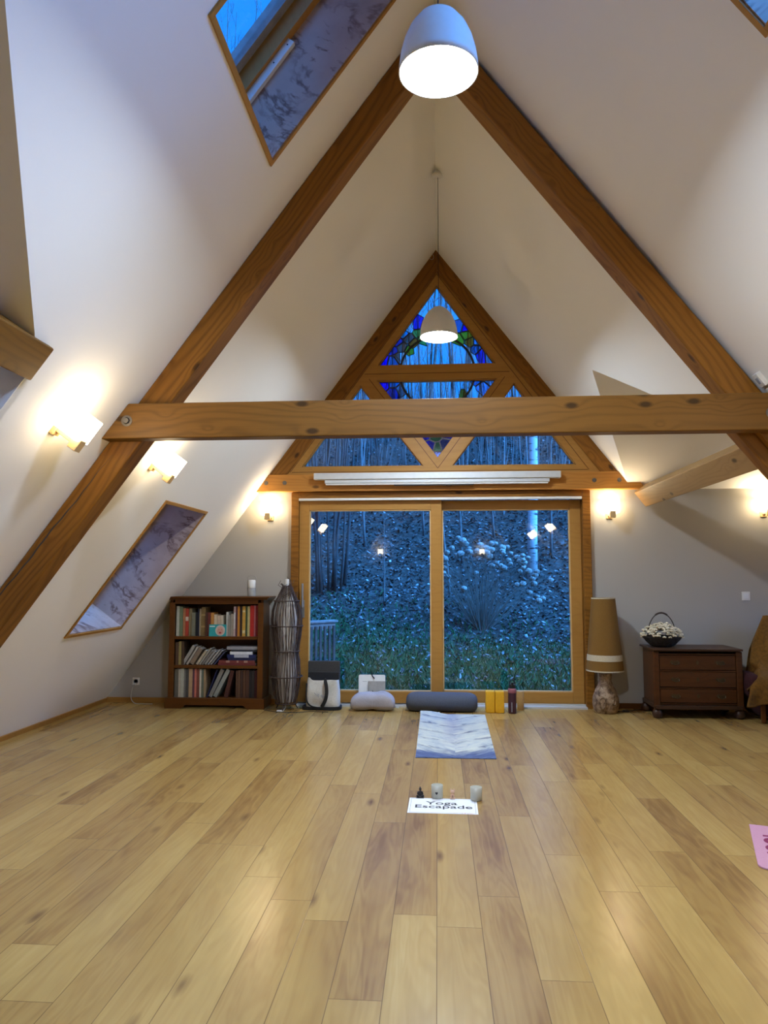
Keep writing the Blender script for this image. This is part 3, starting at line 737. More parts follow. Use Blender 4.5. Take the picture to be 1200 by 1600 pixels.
mid = [(152, 181, 540, (.09, .05, .03), 'brown upright book at the left end of the middle shelf'),
 (183, 207, 530, (.28, .22, .08), 'olive yellow upright book on the middle shelf'),
 (209, 234, 530, (.06, .035, .02), 'dark brown upright book on the middle shelf beside the leaning row')]
for b in mid: book(b[4], cx(b[0]), S2, (b[1] - b[0]) * .001118, (760 - b[2]) * .001065, .17, b[3], group='books on the middle shelf')
lean = [(237, .032, .225, 31, (.30, .28, .25), 'thick pale grey book leaning first in the middle shelf row'),
 (272, .020, .215, 31.5, (.38, .34, .29), 'cream grey book leaning second in the middle shelf row'),
 (322, .043, .19, 32, (.22, .16, .11), 'thick tan brown book leaning third in the middle shelf row'),
 (368, .024, .175, 34, (.42, .35, .25), 'cream book leaning in the centre of the middle shelf'),
 (392, .018, .205, 35, (.30, .27, .22), 'grey beige tall book leaning in the centre of the middle shelf'),
 (418, .020, .182, 36, (.18, .16, .14), 'dark grey book leaning on the middle shelf'),
 (447, .022, .175, 37, (.26, .235, .21), 'mid grey book leaning on the middle shelf next to the dark grey one'),
 (474, .016, .195, 38, (.34, .32, .30), 'thin pale grey book leaning on the middle shelf'),
 (500, .016, .190, 39, (.22, .21, .21), 'thin slate book leaning on the middle shelf'),
 (528, .012, .180, 40, (.05, .055, .12), 'thin navy book leaning last against the flat stack')]
for xx, t, h, a, c, lab in lean: book(lab, cx(xx), S2, t, h, .15, c, ang=math.radians(a), group='books on the middle shelf', yfront=7.76)
zz = S2
flat = [(742, .026, .40, (.13, .022, .022), 'dark red book lying at the bottom of the flat stack', None),
 (744, .024, .385, (.16, .035, .03), 'red brown book lying second from the bottom of the flat stack', ((.35, .2, .15), [(.2, .3), (.5, .55), (.7, .8)])),
 (792, .028, .30, (.014, .016, .05), 'navy book lying third in the flat stack', None),
 (788, .032, .31, (.018, .024, .095), 'thick blue book lettered in white lying in the flat stack', ((.4, .42, .5), [(.25, .75)])),
 (785, .030, .24, (.62, .64, .68), 'bright white book lying near the top of the flat stack', None),
 (812, .020, .27, (.03, .032, .045), 'black magazine lying under the topmost grey volume', None),
 (793, .032, .33, (.26, .26, .27), 'grey volume lying topmost on the flat stack', None)]
for xc, t, w, c, lab, bd in flat:
    wmax = min(w, (-1.892 - cx(xc)) * 2)
    if bd: bd = (bd[0], bd[1])
    book(lab, cx(xc), zz, t, wmax, .19, c, flat=True, group='books on the middle shelf', yfront=7.752, band=bd); zz += t + .0005
bot = [(150, 184, 800, (.13, .12, .095), 'dark grey book at the left end of the bottom shelf'),
 (186, 204, 800, (.42, .38, .30), 'cream book second from the left on the bottom shelf'),
 (206, 239, 795, (.40, .41, .34), 'greenish white book on the left of the bottom shelf'),
 (241, 257, 800, (.16, .16, .15), 'thin grey book on the bottom shelf beside the greenish white one'),
 (259, 284, 800, (.065, .065, .06), 'charcoal book on the bottom shelf'),
 (286, 321, 795, (.40, .27, .15), 'wide tan book on the bottom shelf'),
 (323, 339, 797, (.11, .05, .07), 'plum book on the bottom shelf between tan and salmon'),
 (341, 361, 795, (.48, .15, .11), 'salmon red book on the bottom shelf'),
 (363, 387, 797, (.20, .06, .04), 'rust brown book on the bottom shelf'),
 (389, 407, 800, (.50, .46, .36), 'ivory book on the bottom shelf'),
 (409, 429, 800, (.13, .15, .11), 'grey green book on the bottom shelf'),
 (431, 446, 800, (.30, .21, .12), 'tan brown book ending the upright row on the bottom shelf')]
for b in bot: book(b[4], cx(b[0]), S3, (b[1] - b[0]) * .001118, (1075 - b[2]) * .001065, .19, b[3], group='books on the bottom shelf')
for xx, t, h, a, c, lab in [(466, .010, .30, 20, (.02, .025, .08), 'thin navy book leaning on the bottom shelf'),
 (508, .038, .31, 24.5, (.21, .20, .18), 'thick grey book leaning on the bottom shelf'),
 (553, .040, .315, 27, (.27, .28, .25), 'thick pale grey green book leaning on the bottom shelf'),
 (658, .040, .285, 14, (.075, .025, .018), 'dark red brown book leaning alone on the bottom shelf')]:
    book(lab, cx(xx), S3, t, h, .19, c, ang=math.radians(a), group='books on the bottom shelf', yfront=7.758)
for b in [(738, 757, 812, (.095, .045, .025), 'brown book first of the dark row on the bottom shelf'),
 (759, 779, 808, (.11, .055, .03), 'lighter brown book second of the dark row on the bottom shelf'),
 (781, 804, 808, (.05, .025, .018), 'very dark brown book third of the dark row on the bottom shelf'),
 (806, 829, 806, (.10, .045, .022), 'brown book fourth of the dark row on the bottom shelf'),
 (831, 864, 806, (.07, .03, .018), 'wide dark brown book fifth of the dark row on the bottom shelf'),
 (866, 884, 808, (.018, .016, .016), 'black book sixth of the dark row on the bottom shelf'),
 (886, 914, 808, (.028, .022, .02), 'brownish black book seventh of the dark row on the bottom shelf'),
 (916, 942, 810, (.06, .014, .018), 'maroon book at the right end of the bottom shelf')]:
    book(b[4], cx(b[0]), S3, (b[1] - b[0]) * .001118, (1075 - b[2]) * .001065, .19, b[3], group='books on the bottom shelf')
# teal card with an oval baby photograph
cd = thing('picture_card', 'small teal card with an oval picture of a laughing baby on the top shelf', 'card', (cx(557), 7.742, S1), (-.06, 0, 0))
B(-.092, .092, 0, .004, 0, .124).build('card', 'tealcard', cd)
def oval(n, cxx, cz, a, b, y, mat, par):
    m = MB(); m.prism([(cxx + a * math.cos(2 * PI * i / 24), cz + b * math.sin(2 * PI * i / 24)) for i in range(24)], y, y + .0008); return m.build(n, mat, par)
f = oval('oval_photo', .028, .062, .052, .056, -.0012, 'hood', cd); oval('face', .028, .060, .034, .042, -.0022, 'skin', f); oval('mouth', .028, .038, .014, .009, -.0032, 'lips', f)
for e in (-.013, .013): oval('eye', .028 + e, .070, .004, .003, -.0032, 'ink', f)
B(-.088, -.03, -.0008, 0, .1, .108).build('print_line', 'sg_sky' if False else 'paper', cd)
# portable lantern with wire handle on the bookcase
ln = thing('lantern', 'small white and grey portable lantern with a wire handle on the bookcase', 'lantern', (-1.985, 7.83, 1.163))
m = MB(); m.lathe([(.038, 0), (.042, .004), (.042, .085), (.038, .09)], 28); m.build('base', 'notegrey', ln, smooth=True)
m = MB(); m.lathe([(.040, .09), (.042, .095), (.042, .165), (.036, .174), (0, .175)], 28); m.build('top_glass', 'white', ln, smooth=True)
m = MB(); m.tube([(-.046, 0, .06), (-.047, 0, .20), (-.038, 0, .216), (0, 0, .22), (.038, 0, .216), (.047, 0, .20), (.046, 0, .06)], .0032, 6); m.build('wire_handle', 'steel', ln)

# ------------------------------------------------------------------ willow twig floor lamp
tw = thing('twig_lamp', 'tall floor lamp of dark willow twigs in a waisted column beside the door', 'floor lamp', (-1.585, 7.74, 0))
def trad(z):
    ks = [(.06, .10), (.2, .135), (.34, .15), (.45, .145), (.60, .125), (.75, .15), (.9, .162), (1.02, .15), (1.12, .122), (1.22, .07), (1.31, .032)]
    for (a, ra), (b, rb) in zip(ks, ks[1:]):
        if z <= b:
            t = max(0, (z - a) / (b - a)); t = t * t * (3 - 2 * t); return ra + (rb - ra) * t
    return ks[-1][1]
m = MB(); m.lathe([(.088, .08), (.105, .2), (.108, 1.0), (.085, 1.12), (.03, 1.26)], 28); m.build('paper_liner', 'ricepaper', tw, smooth=True)
m = MB()
for i in range(74):
    a = 2 * PI * i / 74 + R.uniform(-.05, .05); tws = R.uniform(-.35, .35); pts = []
    for j in range(15):
        z = .065 + j * (1.28 - .065 + R.uniform(-.004, .004)) / 14; rr = trad(z) + R.uniform(-.004, .004); aa = a + tws * (z - .6) + R.uniform(-.03, .03)
        pts.append((rr * math.cos(aa), rr * math.sin(aa), z))
    m.tube(pts, R.uniform(.0022, .0042), 5)
for i in range(26):
    a = R.uniform(0, 2 * PI); z0 = R.uniform(1.14, 1.28); r0 = trad(z0); d = R.uniform(-.07, .09)
    m.tube([(r0 * math.cos(a), r0 * math.sin(a), z0), ((r0 + d * .4) * math.cos(a + 1), (r0 + d * .4) * math.sin(a + 1), z0 + .05), ((r0 * .5 + d * .5) * math.cos(a + 1.8), (r0 * .5 + d * .5) * math.sin(a + 1.8), z0 + R.uniform(.0, .1))], .0026, 5)
m.build('twig_weave', 'twig', tw)
for z, e in ((.066, .0), (.34, .012), (.60, .006), (.86, .004), (1.12, .004)):
    m = MB(); rr = trad(z) + .006 + e; m.tube([(rr * math.cos(2 * PI * k / 40), rr * math.sin(2 * PI * k / 40), z) for k in range(41)], .0065, 6, cap=False); m.build('hoop', 'twig', tw)
for k in range(3):
    a = 2 * PI * k / 3 + .5; m = MB(); m.tube([(.09 * math.cos(a), .09 * math.sin(a), .08), (.13 * math.cos(a), .13 * math.sin(a), .0)], .006, 6); m.build('foot', 'twig', tw)
m = MB(); m.lathe([(.018, 1.26), (.022, 1.30), (.022, 1.345), (0, 1.348)], 16); m.build('socket_cap', 'white', tw)
m = MB(); m.tube([(0, 0, .08), (.01, -.05, .03), (.0, -.13, .005), (-.03, -.15, .004)], .004, 6); m.build('white_lead', 'whitecable', tw)
m = MB(); m.box(-.06, -.01, -.165, -.135, .0, .018); m.build('foot_switch', 'white', tw, bevel=.004)
pw = [(-1.74, 7.70, .004), (-1.6, 7.585, .004), (-1.50, 7.575, .004), (-1.46, 7.66, .004), (-1.30, 7.70, .004), (-1.05, 7.73, .004)]
def smooth_path(p, n=6):
    out = []; P = [Vector(q) for q in p]; P = [P[0]] + P + [P[-1]]
    for i in range(1, len(P) - 2):
        for j in range(n):
            t = j / n; a, b, c, d = P[i - 1], P[i], P[i + 1], P[i + 2]
            out.append(.5 * ((2 * b) + (c - a) * t + (2 * a - 5 * b + 4 * c - d) * t * t + (3 * b - a - 3 * c + d) * t ** 3))
    out.append(P[-1]); return out
o = MB(); o.tube(smooth_path([(-1.80, 7.68, .004), (-1.70, 7.60, .004), (-1.56, 7.55, .004), (-1.42, 7.56, .004), (-1.30, 7.62, .004), (-1.12, 7.60, .004)]), .0035, 6); o = o.build('lamp_cord', 'blackcable'); tag(o, 'black lamp cord curling over the floor by the twig lamp', 'cord')

# ------------------------------------------------------------------ wall fittings
so = thing('wall_socket', 'white wall socket with a cable low on the wall left of the bookcase', 'socket', mat=wall_frame(-3.315, .228))
B(-.04, .04, 0, .009, -.04, .04).build('cover_plate', 'white', so, bevel=.003)
m = MB(); m.mx = Matrix.Translation((0, .009, 0)) @ Matrix.Rotation(-PI / 2, 4, 'X'); m.lathe([(.026, 0), (.026, .003), (.021, .003), (.019, -.004), (0, -.004)], 24); m.build('outlet_well', 'greyprint', so)
m = MB(); m.mx = Matrix.Translation((0, .006, -.028)); m.box(-.012, .012, .0, .03, -.012, .012); m.build('plug', 'white', so, bevel=.003)
o = MB(); o.tube(smooth_path([(-3.325, 8.02, .195), (-3.345, 8.005, .13), (-3.34, 7.985, .05), (-3.28, 7.95, .006), (-3.17, 7.93, .005), (-3.08, 7.93, .005)]), .004, 6); o = o.build('white_cable', 'whitecable'); tag(o, 'thin white cable dropping from the wall socket to the floor', 'cable')
sw = thing('light_switch', 'square white light switch on the gable wall above the dresser', 'switch', mat=wall_frame(3.215, 1.170))
B(-.042, .042, 0, .009, -.046, .046).build('frame_plate', 'white', sw, bevel=.003); B(-.026, .026, .008, .014, -.028, .028).build('rocker', 'screenwhite', sw, bevel=.002)
jb = thing('junction_box', 'small white junction box beside the right rafter above the collar beam', 'box', mat=slope_frame('right', 1.888, 4.36))
B(-.03, .03, 0, .03, -.045, .045).build('housing', 'white', jb, bevel=.004); B(-.012, .012, .03, .034, -.02, .02).build('cover_slot', 'greyprint', jb)
B(-.028, .03, 0, .02, -.098, -.062).build('lower_clip', 'white', jb, bevel=.004)
hk = MB(); hk.tube([(.022 * math.cos(a * .45), 0, .03 * math.sin(a * .45)) for a in range(15)], .003, 6); hk = hk.build('wire_loop', 'steel'); hk.location = (-.045, YB - .10, 4.905); tag(hk, 'tiny wire loop at the peak of the gable window beams', 'hook')

# ------------------------------------------------------------------ things along the door
def pillow_mesh(n, mat, par, lx, ly, lz, nx=28, ny=16, ex=4.0, fn=None, c=(0, 0, 0)):
    m = MB(); vs = []; fs = []
    for i in range(ny + 1):
        th = PI * i / ny - PI / 2
        for k in range(nx):
            a = 2 * PI * k / nx
            ca, sa = math.cos(a), math.sin(a); ct, st = math.cos(th), math.sin(th)
            sg = lambda v, p: math.copysign(abs(v) ** p, v)
            x = lx * sg(ca, 2 / ex) * sg(ct, .55); y = ly * sg(sa, 2 / ex) * sg(ct, .55); z = lz * sg(st, .8)
            p = Vector((x, y, z)); p = fn(p) if fn else p
            vs.append((p.x + c[0], p.y + c[1], p.z + c[2]))
    for i in range(ny):
        for k in range(nx): fs.append((i * nx + k, i * nx + (k + 1) % nx, (i + 1) * nx + (k + 1) % nx, (i + 1) * nx + k))
    return m.add(vs, fs).build(n, mat, par, smooth='all')
# cream tote bag
tb = thing('tote_bag', 'cream canvas tote bag with black strap and black base by the door', 'bag', (-1.20, 7.80, 0))
N = 28; m = MB(); vs = []; fs = []; LV = [(0.025, 1.0), (.06, 1.02), (.12, 1.03), (.19, 1.0), (.25, .97), (.295, .95), (.305, .93), (.29, .90), (.2, .88), (.06, .85)]
for j, (z, s_) in enumerate(LV):
    for k in range(N):
        a = 2 * PI * k / N; ca, sa = math.cos(a), math.sin(a)
        x = .172 * s_ * math.copysign(abs(ca) ** .45, ca); y = .085 * s_ * math.copysign(abs(sa) ** .5, sa)
        nz = noise.noise((x * 9, y * 9, z * 9 + 3)); nz2 = noise.noise((x * 22 + z * 14, y * 10, z * 16))
        zq = z + (.018 * noise.noise((x * 8, y * 8, 5)) + (.03 if x < -.12 and y < 0 else 0) if 4 <= j <= 7 else 0)
        vs.append((x, y + (.026 * nz + .012 * nz2) * (1 if j > 0 else 0), zq))
for j in range(len(LV) - 1):
    for k in range(N): fs.append((j * N + k, j * N + (k + 1) % N, (j + 1) * N + (k + 1) % N, (j + 1) * N + k))
m.add(vs, fs); bag = m.build('bag_body', 'canvas', tb, smooth='all')
md = bag.modifiers.new('sub', 'SUBSURF'); md.levels = md.render_levels = 2
m = MB(); m.prism([(.205 * math.copysign(abs(math.cos(2 * PI * k / 32)) ** .5, math.cos(2 * PI * k / 32)) - .012, .105 * math.copysign(abs(math.sin(2 * PI * k / 32)) ** .5, math.sin(2 * PI * k / 32))) for k in range(32)], 0, .034, 'z'); m.build('bag_base', 'black', tb, bevel=.006)
def ribbon(pts, w, t=.003):
    m = MB(); P = smooth_path(pts, 5); vs = []; n = len(P)
    for i, p in enumerate(P):
        d = (P[min(i + 1, n - 1)] - P[max(0, i - 1)]).normalized(); s_ = d.cross(Vector((0, 1, 0)));  s_ = s_.normalized() * w / 2
        for q in (p - s_, p + s_): vs += [(q.x, q.y - t, q.z), (q.x, q.y + t, q.z)]
    fs = []
    for i in range(n - 1):
        a, b = i * 4, i * 4 + 4
        fs += [(a, a + 2, b + 2, b), (a + 1, b + 1, b + 3, a + 3), (a, b, b + 1, a + 1), (a + 2, a + 3, b + 3, b + 2)]
    return m.add(vs, fs)
ribbon([(.022, -.078, .312), (.036, -.112, .300), (.050, -.122, .24), (.052, -.124, .17), (.036, -.122, .10), (.0, -.116, .036)], .036).build('strap', 'black', tb)
ribbon([(-.166, -.062, .27), (-.168, -.07, .18), (-.158, -.085, .09), (-.11, -.108, .045), (-.03, -.116, .03)], .014).build('edge_piping', 'black', tb)
m = MB()
for i in range(9):
    x = -.075 + i * .012; m.box(x, x + .008, -.118, -.112, .17 - .009 * (i % 4) - i * .003, .182 - .007 * (i % 3) - i * .003)
m.build('printed_mark', 'greyprint', tb)
fb = thing('felt_mat', 'folded charcoal felt mat standing up out of the tote bag', 'mat', (-1.20, 7.885, .03))
m = MB(); m.box(-.175, .165, -.018, .018, 0, .455); m.build('front_fold', 'charcoal', fb, bevel=.008); m = MB(); m.box(-.17, .16, -.05, -.022, 0, .345); m.build('inner_fold', 'black', fb, bevel=.008)
# grey crescent cushion
def crescent(p):
    q = p.copy(); q.y += .10 * (1 - (p.x / .24) ** 2) - .05
    if q.z < 0: q.z *= .55
    q.z += .014 * noise.noise((p.x * 11, p.y * 11, 2)) ; q.z *= 1 - .16 * math.exp(-((p.x) / .05) ** 2) * (1 if p.y < .02 else .3)
    q.y += .018 * math.exp(-(p.x / .035) ** 2) * (p.y < 0)
    return q
cu = thing('meditation_cushion', 'lilac grey crescent meditation cushion on the floor before the white tablet', 'cushion', (-.675, 7.76, 0))
pillow_mesh('cushion_body', 'greycloth', cu, .232, .135, .118, fn=crescent, ex=3.0, c=(0, 0, .063))
m = MB()
for i in range(1): m.tube([(-.002, -.098, .03), (-.001, -.103, .07), (.0, -.085, .12)], .0022, 6)
m.build('pleat_seam', 'greycloth', cu)
# white tablet or clipboard and grey notebook propped on the door
wt = thing('clipboard', 'white board with rounded corners propped against the door behind the grey cushion', 'board', (-.705, 7.935, .0), (-.10, 0, 0))
m = MB(); hw, hh, rc = .142, .335, .018
rr = [(sx_ * (hw - rc) + rc * math.cos(a), (hh - rc if sz else rc) + rc * math.sin(a)) for sx_, sz, a0 in ((1, 1, 0), (-1, 1, PI / 2), (-1, 0, PI), (1, 0, 1.5 * PI)) for a in [a0 + PI / 2 * i / 5 for i in range(6)]]
m.prism(rr, 0, .012); m.build('board', 'screenwhite', wt)
B(-.10, -.05, -.001, 0, .262, .266).build('printed_line', 'greyprint', wt)
m = MB(); m.box(-.005, .006, -.004, .016, .325, .365); m.tube([(.002, -.008, .325), (.028, -.010, .295)], .006, 8); m.build('pen_clip', 'blackgloss', wt)
nb = thing('notebook', 'stone grey notebook leaning on the white board behind the grey cushion', 'notebook', (-.652, 7.912, .0), (-.11, 0, 0))
m = MB(); m.box(-.092, .092, 0, .013, 0, .272); m.build('cover', 'notegrey', nb, bevel=.003); B(-.092, -.083, -.0012, .0, .003, .268).build('spine_tape', 'steel', nb); B(-.045, -.038, -.003, 0, .12, .175).build('elastic_tab', 'black', nb)
# bolster
bo = thing('bolster', 'long slate blue yoga bolster lying before the sliding door', 'bolster', (.033, 7.77, 0), (0, 0, -.035))
m = MB(); m.mx = Matrix.Rotation(PI / 2, 4, 'Y'); Lb, rb = .365, .112
prof = [(.0, -Lb + .004)] + [(rb * f_, z_) for f_, z_ in ((.35, -Lb), (.62, -Lb + .010), (.82, -Lb + .03), (.94, -Lb + .06), (1.0, -Lb + .11), (1.0, -.1), (.99, 0), (1.0, .1), (1.0, Lb - .11), (.94, Lb - .06), (.82, Lb - .03), (.62, Lb - .010), (.35, Lb))] + [(0, Lb - .004)]
m.lathe(prof, 40)
m.v = [(x, y * 1.12, (z * .93 + .1 if z > -.085 else -.085 * .93 + .1 + (z + .085) * .25)) for x, y, z in m.v]
zmin = min(v[2] for v in m.v); m.v = [(x, y, z - zmin) for x, y, z in m.v]
m.build('cover', 'bolster', bo, smooth='all')
m = MB(); m.tube([(-.33 + .66 * i / 20, -.088, .035 + .002 * math.sin(i)) for i in range(21)], .0025, 6); m.build('zip_seam', 'charcoal', bo)
# yellow blocks
for i, (x, lab) in enumerate(((.522, 'yellow foam yoga block standing next to the bolster'), (.617, 'yellow foam yoga block standing next to the maroon bottle'))):
    b = B(-.0455, .0455, -.06, .06, 0, .215).build('yoga_block', 'yellow', bevel=.008); b.location = (x, 7.735, 0); tag(b, lab, 'yoga block', 'pair of yellow yoga blocks')
# bottle
bt = thing('water_bottle', 'maroon water bottle with pink band and black loop lid by the yellow blocks', 'bottle', (.742, 7.68, 0))
m = MB(); m.lathe([(.036, 0), (.041, .005), (.041, .205), (.039, .21)], 32); m.build('body', 'maroon', bt, smooth=True)
m = MB(); m.lathe([(.041, .205), (.0425, .208), (.0425, .238), (.038, .246), (.034, .25)], 32); m.build('pink_band', 'pinkband', bt, smooth=True)
m = MB(); m.lathe([(.0345, .246), (.033, .25), (.033, .285), (.026, .292), (.022, .292)], 28); m.box(-.012, .012, -.03, -.02, .26, .31); m.build('lid', 'blackgloss', bt, smooth=True)
m = MB(); m.tube([(-.024, 0, .285), (-.026, 0, .31), (-.012, 0, .332), (.012, 0, .332), (.026, 0, .31), (.024, 0, .285)], .006, 8); m.build('carry_loop', 'blackgloss', bt)
B(-.012, -.004, -.0418, -.0405, .02, .115).build('printed_mark', 'greyprint', bt)
ck = thing('cork_roll', 'tan cork massage roll standing on end against the door', 'roll', (.845, 7.88, 0))
m = MB(); m.lathe([(.034, 0), (.036, .003), (.036, .187), (.034, .19), (.0, .19)], 28); m.build('roll', 'cork', ck, smooth=True)
o = B(-.014, .014, -.010, .010, 0, .012).build('paper_scrap', 'white', bevel=.003); o.location = (-.43, 7.90, 0); tag(o, 'tiny white scrap on the floor between grey cushion and bolster', 'scrap')

# ------------------------------------------------------------------ yoga mat
t = NT('tie dye feather mat'); o = t.obj(); sx = t.n('SeparateXYZ', {0: o})
u = t.math('DIVIDE', sx.outputs[0], .61); v = t.math('DIVIDE', sx.outputs[1], 1.80)
au = t.math('ABSOLUTE', t.math('ADD', u, t.math('MULTIPLY', t.math('SUBTRACT', t.noise(o, 5, 2), .5), .05)))
w = t.math('SUBTRACT', v, t.math('MULTIPLY', au, .30))
n1 = t.noise(t.n('CombineXYZ', {0: t.math('MULTIPLY', au, 3.0), 1: t.math('MULTIPLY', w, 14), 2: t.math('SIGN', u)}).outputs[0], 1.0, 5, .68, .5)
n2 = t.noise(t.n('CombineXYZ', {0: t.math('MULTIPLY', au, 5.0), 1: t.math('MULTIPLY', w, 60), 2: t.math('SIGN', u)}).outputs[0], 1.0, 4, .7)
col = t.ramp(t.math('ADD', t.math('MULTIPLY', n1, .7), t.math('MULTIPLY', n2, .3)), [(.34, (.26, .32, .42)), (.46, (.47, .52, .53)), (.60, (.58, .61, .55))])
ln = t.math('ABSOLUTE', t.math('SUBTRACT', t.math('FRACT', t.math('ADD', t.math('MULTIPLY', w, 5.5), t.math('MULTIPLY', t.math('SUBTRACT', n1, .5), 1.0))), .5))
lm = t.math('MULTIPLY', t.ramp(ln, [(.0, (1, 1, 1)), (.14, (0, 0, 0))]), t.ramp(t.noise(o, 6, 3), [(.40, (0, 0, 0)), (.6, (1, 1, 1))]))
col = t.mix(t.math('MULTIPLY', lm, .95), col, (.07, .085, .17))
sp = t.math('MULTIPLY', t.ramp(au, [(.02, (1, 1, 1)), (.17, (0, 0, 0))]), t.ramp(t.math('ADD', n2, t.math('MULTIPLY', v, -.35)), [(.25, (1, 1, 1)), (.5, (0, 0, 0))]))
col = t.mix(t.math('MULTIPLY', sp, .55), col, (.26, .27, .42))
edge = t.math('ADD', v, t.math('ADD', t.math('MULTIPLY', t.math('SUBTRACT', n1, .5), .22), t.math('MULTIPLY', au, -.14)))
col = t.mix(t.ramp(edge, [(.03, (1, 1, 1)), (.13, (0, 0, 0))]), col, t.ramp(n2, [(.3, (.035, .055, .16)), (.7, (.14, .19, .36))]))
M['yogamat'] = t.done(t.bsdf(col, .85, .2, bump=t.noise(o, 300, 2), bstr=.1))
ym = thing('yoga_mat', 'pale yoga mat with blue feather print rolled out before the bolster', 'yoga mat', (.128, 5.775, 0), (0, 0, 0))
m = MB(); nx, ny = 12, 40; T_ = .005; vs = []
for lay in (0, 1):
    for j in range(ny + 1):
        for i in range(nx + 1):
            uu = i / nx - .5; vv = j / ny; x = uu * (.612 + .03 * vv) + vv * .012; y = vv * 1.79
            z = .0006 + lay * T_
            if vv > .93 and uu < -.1: z += .03 * ((vv - .93) / .07) ** 2 * min(1, (-uu - .1) / .25)
            vs.append((x, y, z))
fs = []; K = (nx + 1) * (ny + 1)
for j in range(ny):
    for i in range(nx):
        a = j * (nx + 1) + i; q = (a, a + 1, a + nx + 2, a + nx + 1); fs += [tuple(reversed(q)), tuple(k + K for k in q)]
for j in range(ny):
    for i in (0, nx): a = j * (nx + 1) + i; fs.append((a, a + nx + 1, a + nx + 1 + K, a + K))
for i in range(nx):
    for j in (0, ny): a = j * (nx + 1) + i; fs.append((a, a + 1, a + 1 + K, a + K))
m.add(vs, fs).build('mat_sheet', 'yogamat', ym, smooth=True)
m = MB(); m.box(-.25, -.12, 1.785, 1.80, .012, .020); m.build('edge_tag', 'paper', ym)

# ------------------------------------------------------------------ paper sign with its row of small things
sg_ = thing('paper_sign', 'white printed paper sign lying on the floor behind small candles and figurines', 'sign', (.022, 4.605, .0), (0, 0, -.014))
B(-.207, .207, -.146, .146, .0005, .0015).build('sheet', 'paper', sg_)
m = MB()
for a, b, c, d in ((-.195, .195, -.1345, -.133), (-.195, .195, .133, .1345), (-.195, -.1935, -.133, .133), (.1935, .195, -.133, .133)): m.box(a, b, c, d, .0015, .0018)
m.build('border_line', 'ink', sg_)
text_mesh('lettering', 'Yoga', .086, 'ink', sg_, Matrix.Translation((-.008, .020, .0016)), 1.11, .0006)
text_mesh('lettering', 'Escapade', .086, 'ink', sg_, Matrix.Translation((.003, -.048, .0016)), 1.11, .0006)
m = MB()
for i in range(8): m.box(.11 + i * .0085, .116 + i * .0085, -.1405 + .003 * (i % 2), -.137 + .003 * (i % 3), .0015, .0019)
m.build('small_print', 'pinkink', sg_)
bu = thing('buddha_figurine', 'tiny black seated buddha figurine behind the left end of the paper sign', 'figurine', (-.118, 4.765, 0))
m = MB(); m.ball((0, 0, .008), .022, 16, 8, (1, .8, .36)); m.ball((0, .002, .026), .0135, 14, 8, (1, .8, 1.35)); m.ball((-.013, -.006, .014), .010, 10, 6, (1.2, .8, .6)); m.ball((.013, -.006, .014), .010, 10, 6, (1.2, .8, .6))
m.tube([(-.012, 0, .038), (-.017, -.003, .024), (-.004, -.014, .016)], [.0045, .004, .003], 8); m.tube([(.012, 0, .038), (.017, -.003, .024), (.004, -.014, .016)], [.0045, .004, .003], 8)
m.build('seated_body', 'buddha', bu, smooth='all')
m = MB(); m.ball((0, 0, .052), .0085, 14, 8, (1, 1, 1.15)); m.ball((0, 0, .063), .004, 10, 6); m.build('head', 'buddha', bu, smooth='all')
B(-.024, .024, -.018, .018, 0, .003).build('base', 'buddha', bu)
def candle(x, y, label, heart):
    c = thing('candle_glass', label, 'candle', (x, y, .0), group='frosted candle glasses')
    m = MB(); m.lathe([(.0, .002), (.033, .002), (.0355, .006), (.0365, .080), (.0345, .080), (.033, .010), (0, .008)], 36); m.build('frosted_glass', 'frost', c, smooth='all')
    m = MB(); m.lathe([(.032, .011), (.0325, .045), (.0, .047)], 28); m.build('wax', 'wax', c, smooth=True)
    m = MB(); m.tube([(0, 0, .046), (.001, 0, .056)], .0012, 5); m.build('wick', 'ink', c)
    if heart:
        pts = [(16 * math.sin(q) ** 3, 13 * math.cos(q) - 5 * math.cos(2 * q) - 2 * math.cos(3 * q) - math.cos(4 * q)) for q in [2 * PI * i / 28 for i in range(28)]]
        m = MB(); m.prism([(a * .0005 - .004, b * .00062 + .038) for a, b in pts], -.0385, -.0365); m.build('heart_mark', 'ink', c)
candle(-.012, 4.765, 'frosted candle glass with a black heart behind the paper sign', True)
candle(.228, 4.735, 'plain frosted candle glass at the right corner of the paper sign', False)
fg = thing('cat_figurine', 'tiny pinkish clay cat figurine between the two candle glasses', 'figurine', (.083, 4.755, 0))
m = MB(); m.ball((0, 0, .016), .013, 14, 8, (1, .9, 1.2)); m.ball((-.011, -.008, .005), .006, 8, 6, (1, 1.4, .8)); m.ball((.011, -.008, .005), .006, 8, 6, (1, 1.4, .8)); m.build('body', 'terracotta', fg, smooth='all')
m = MB(); m.ball((0, -.001, .042), .0125, 14, 8, (1.1, .9, .9)); m.build('head', 'terracotta', fg, smooth='all')
for s_ in (-1, 1):
    m = MB(); m.lathe([(.005, 0), (.003, .008), (0, .014)], 8, (s_ * .009, 0, .050)); m.build('ear', 'terracotta', fg)
m = MB(); m.tube([(0, -.012, .012), (.0, -.013, .024)], .0022, 6); m.build('front_legs', 'brass', fg)
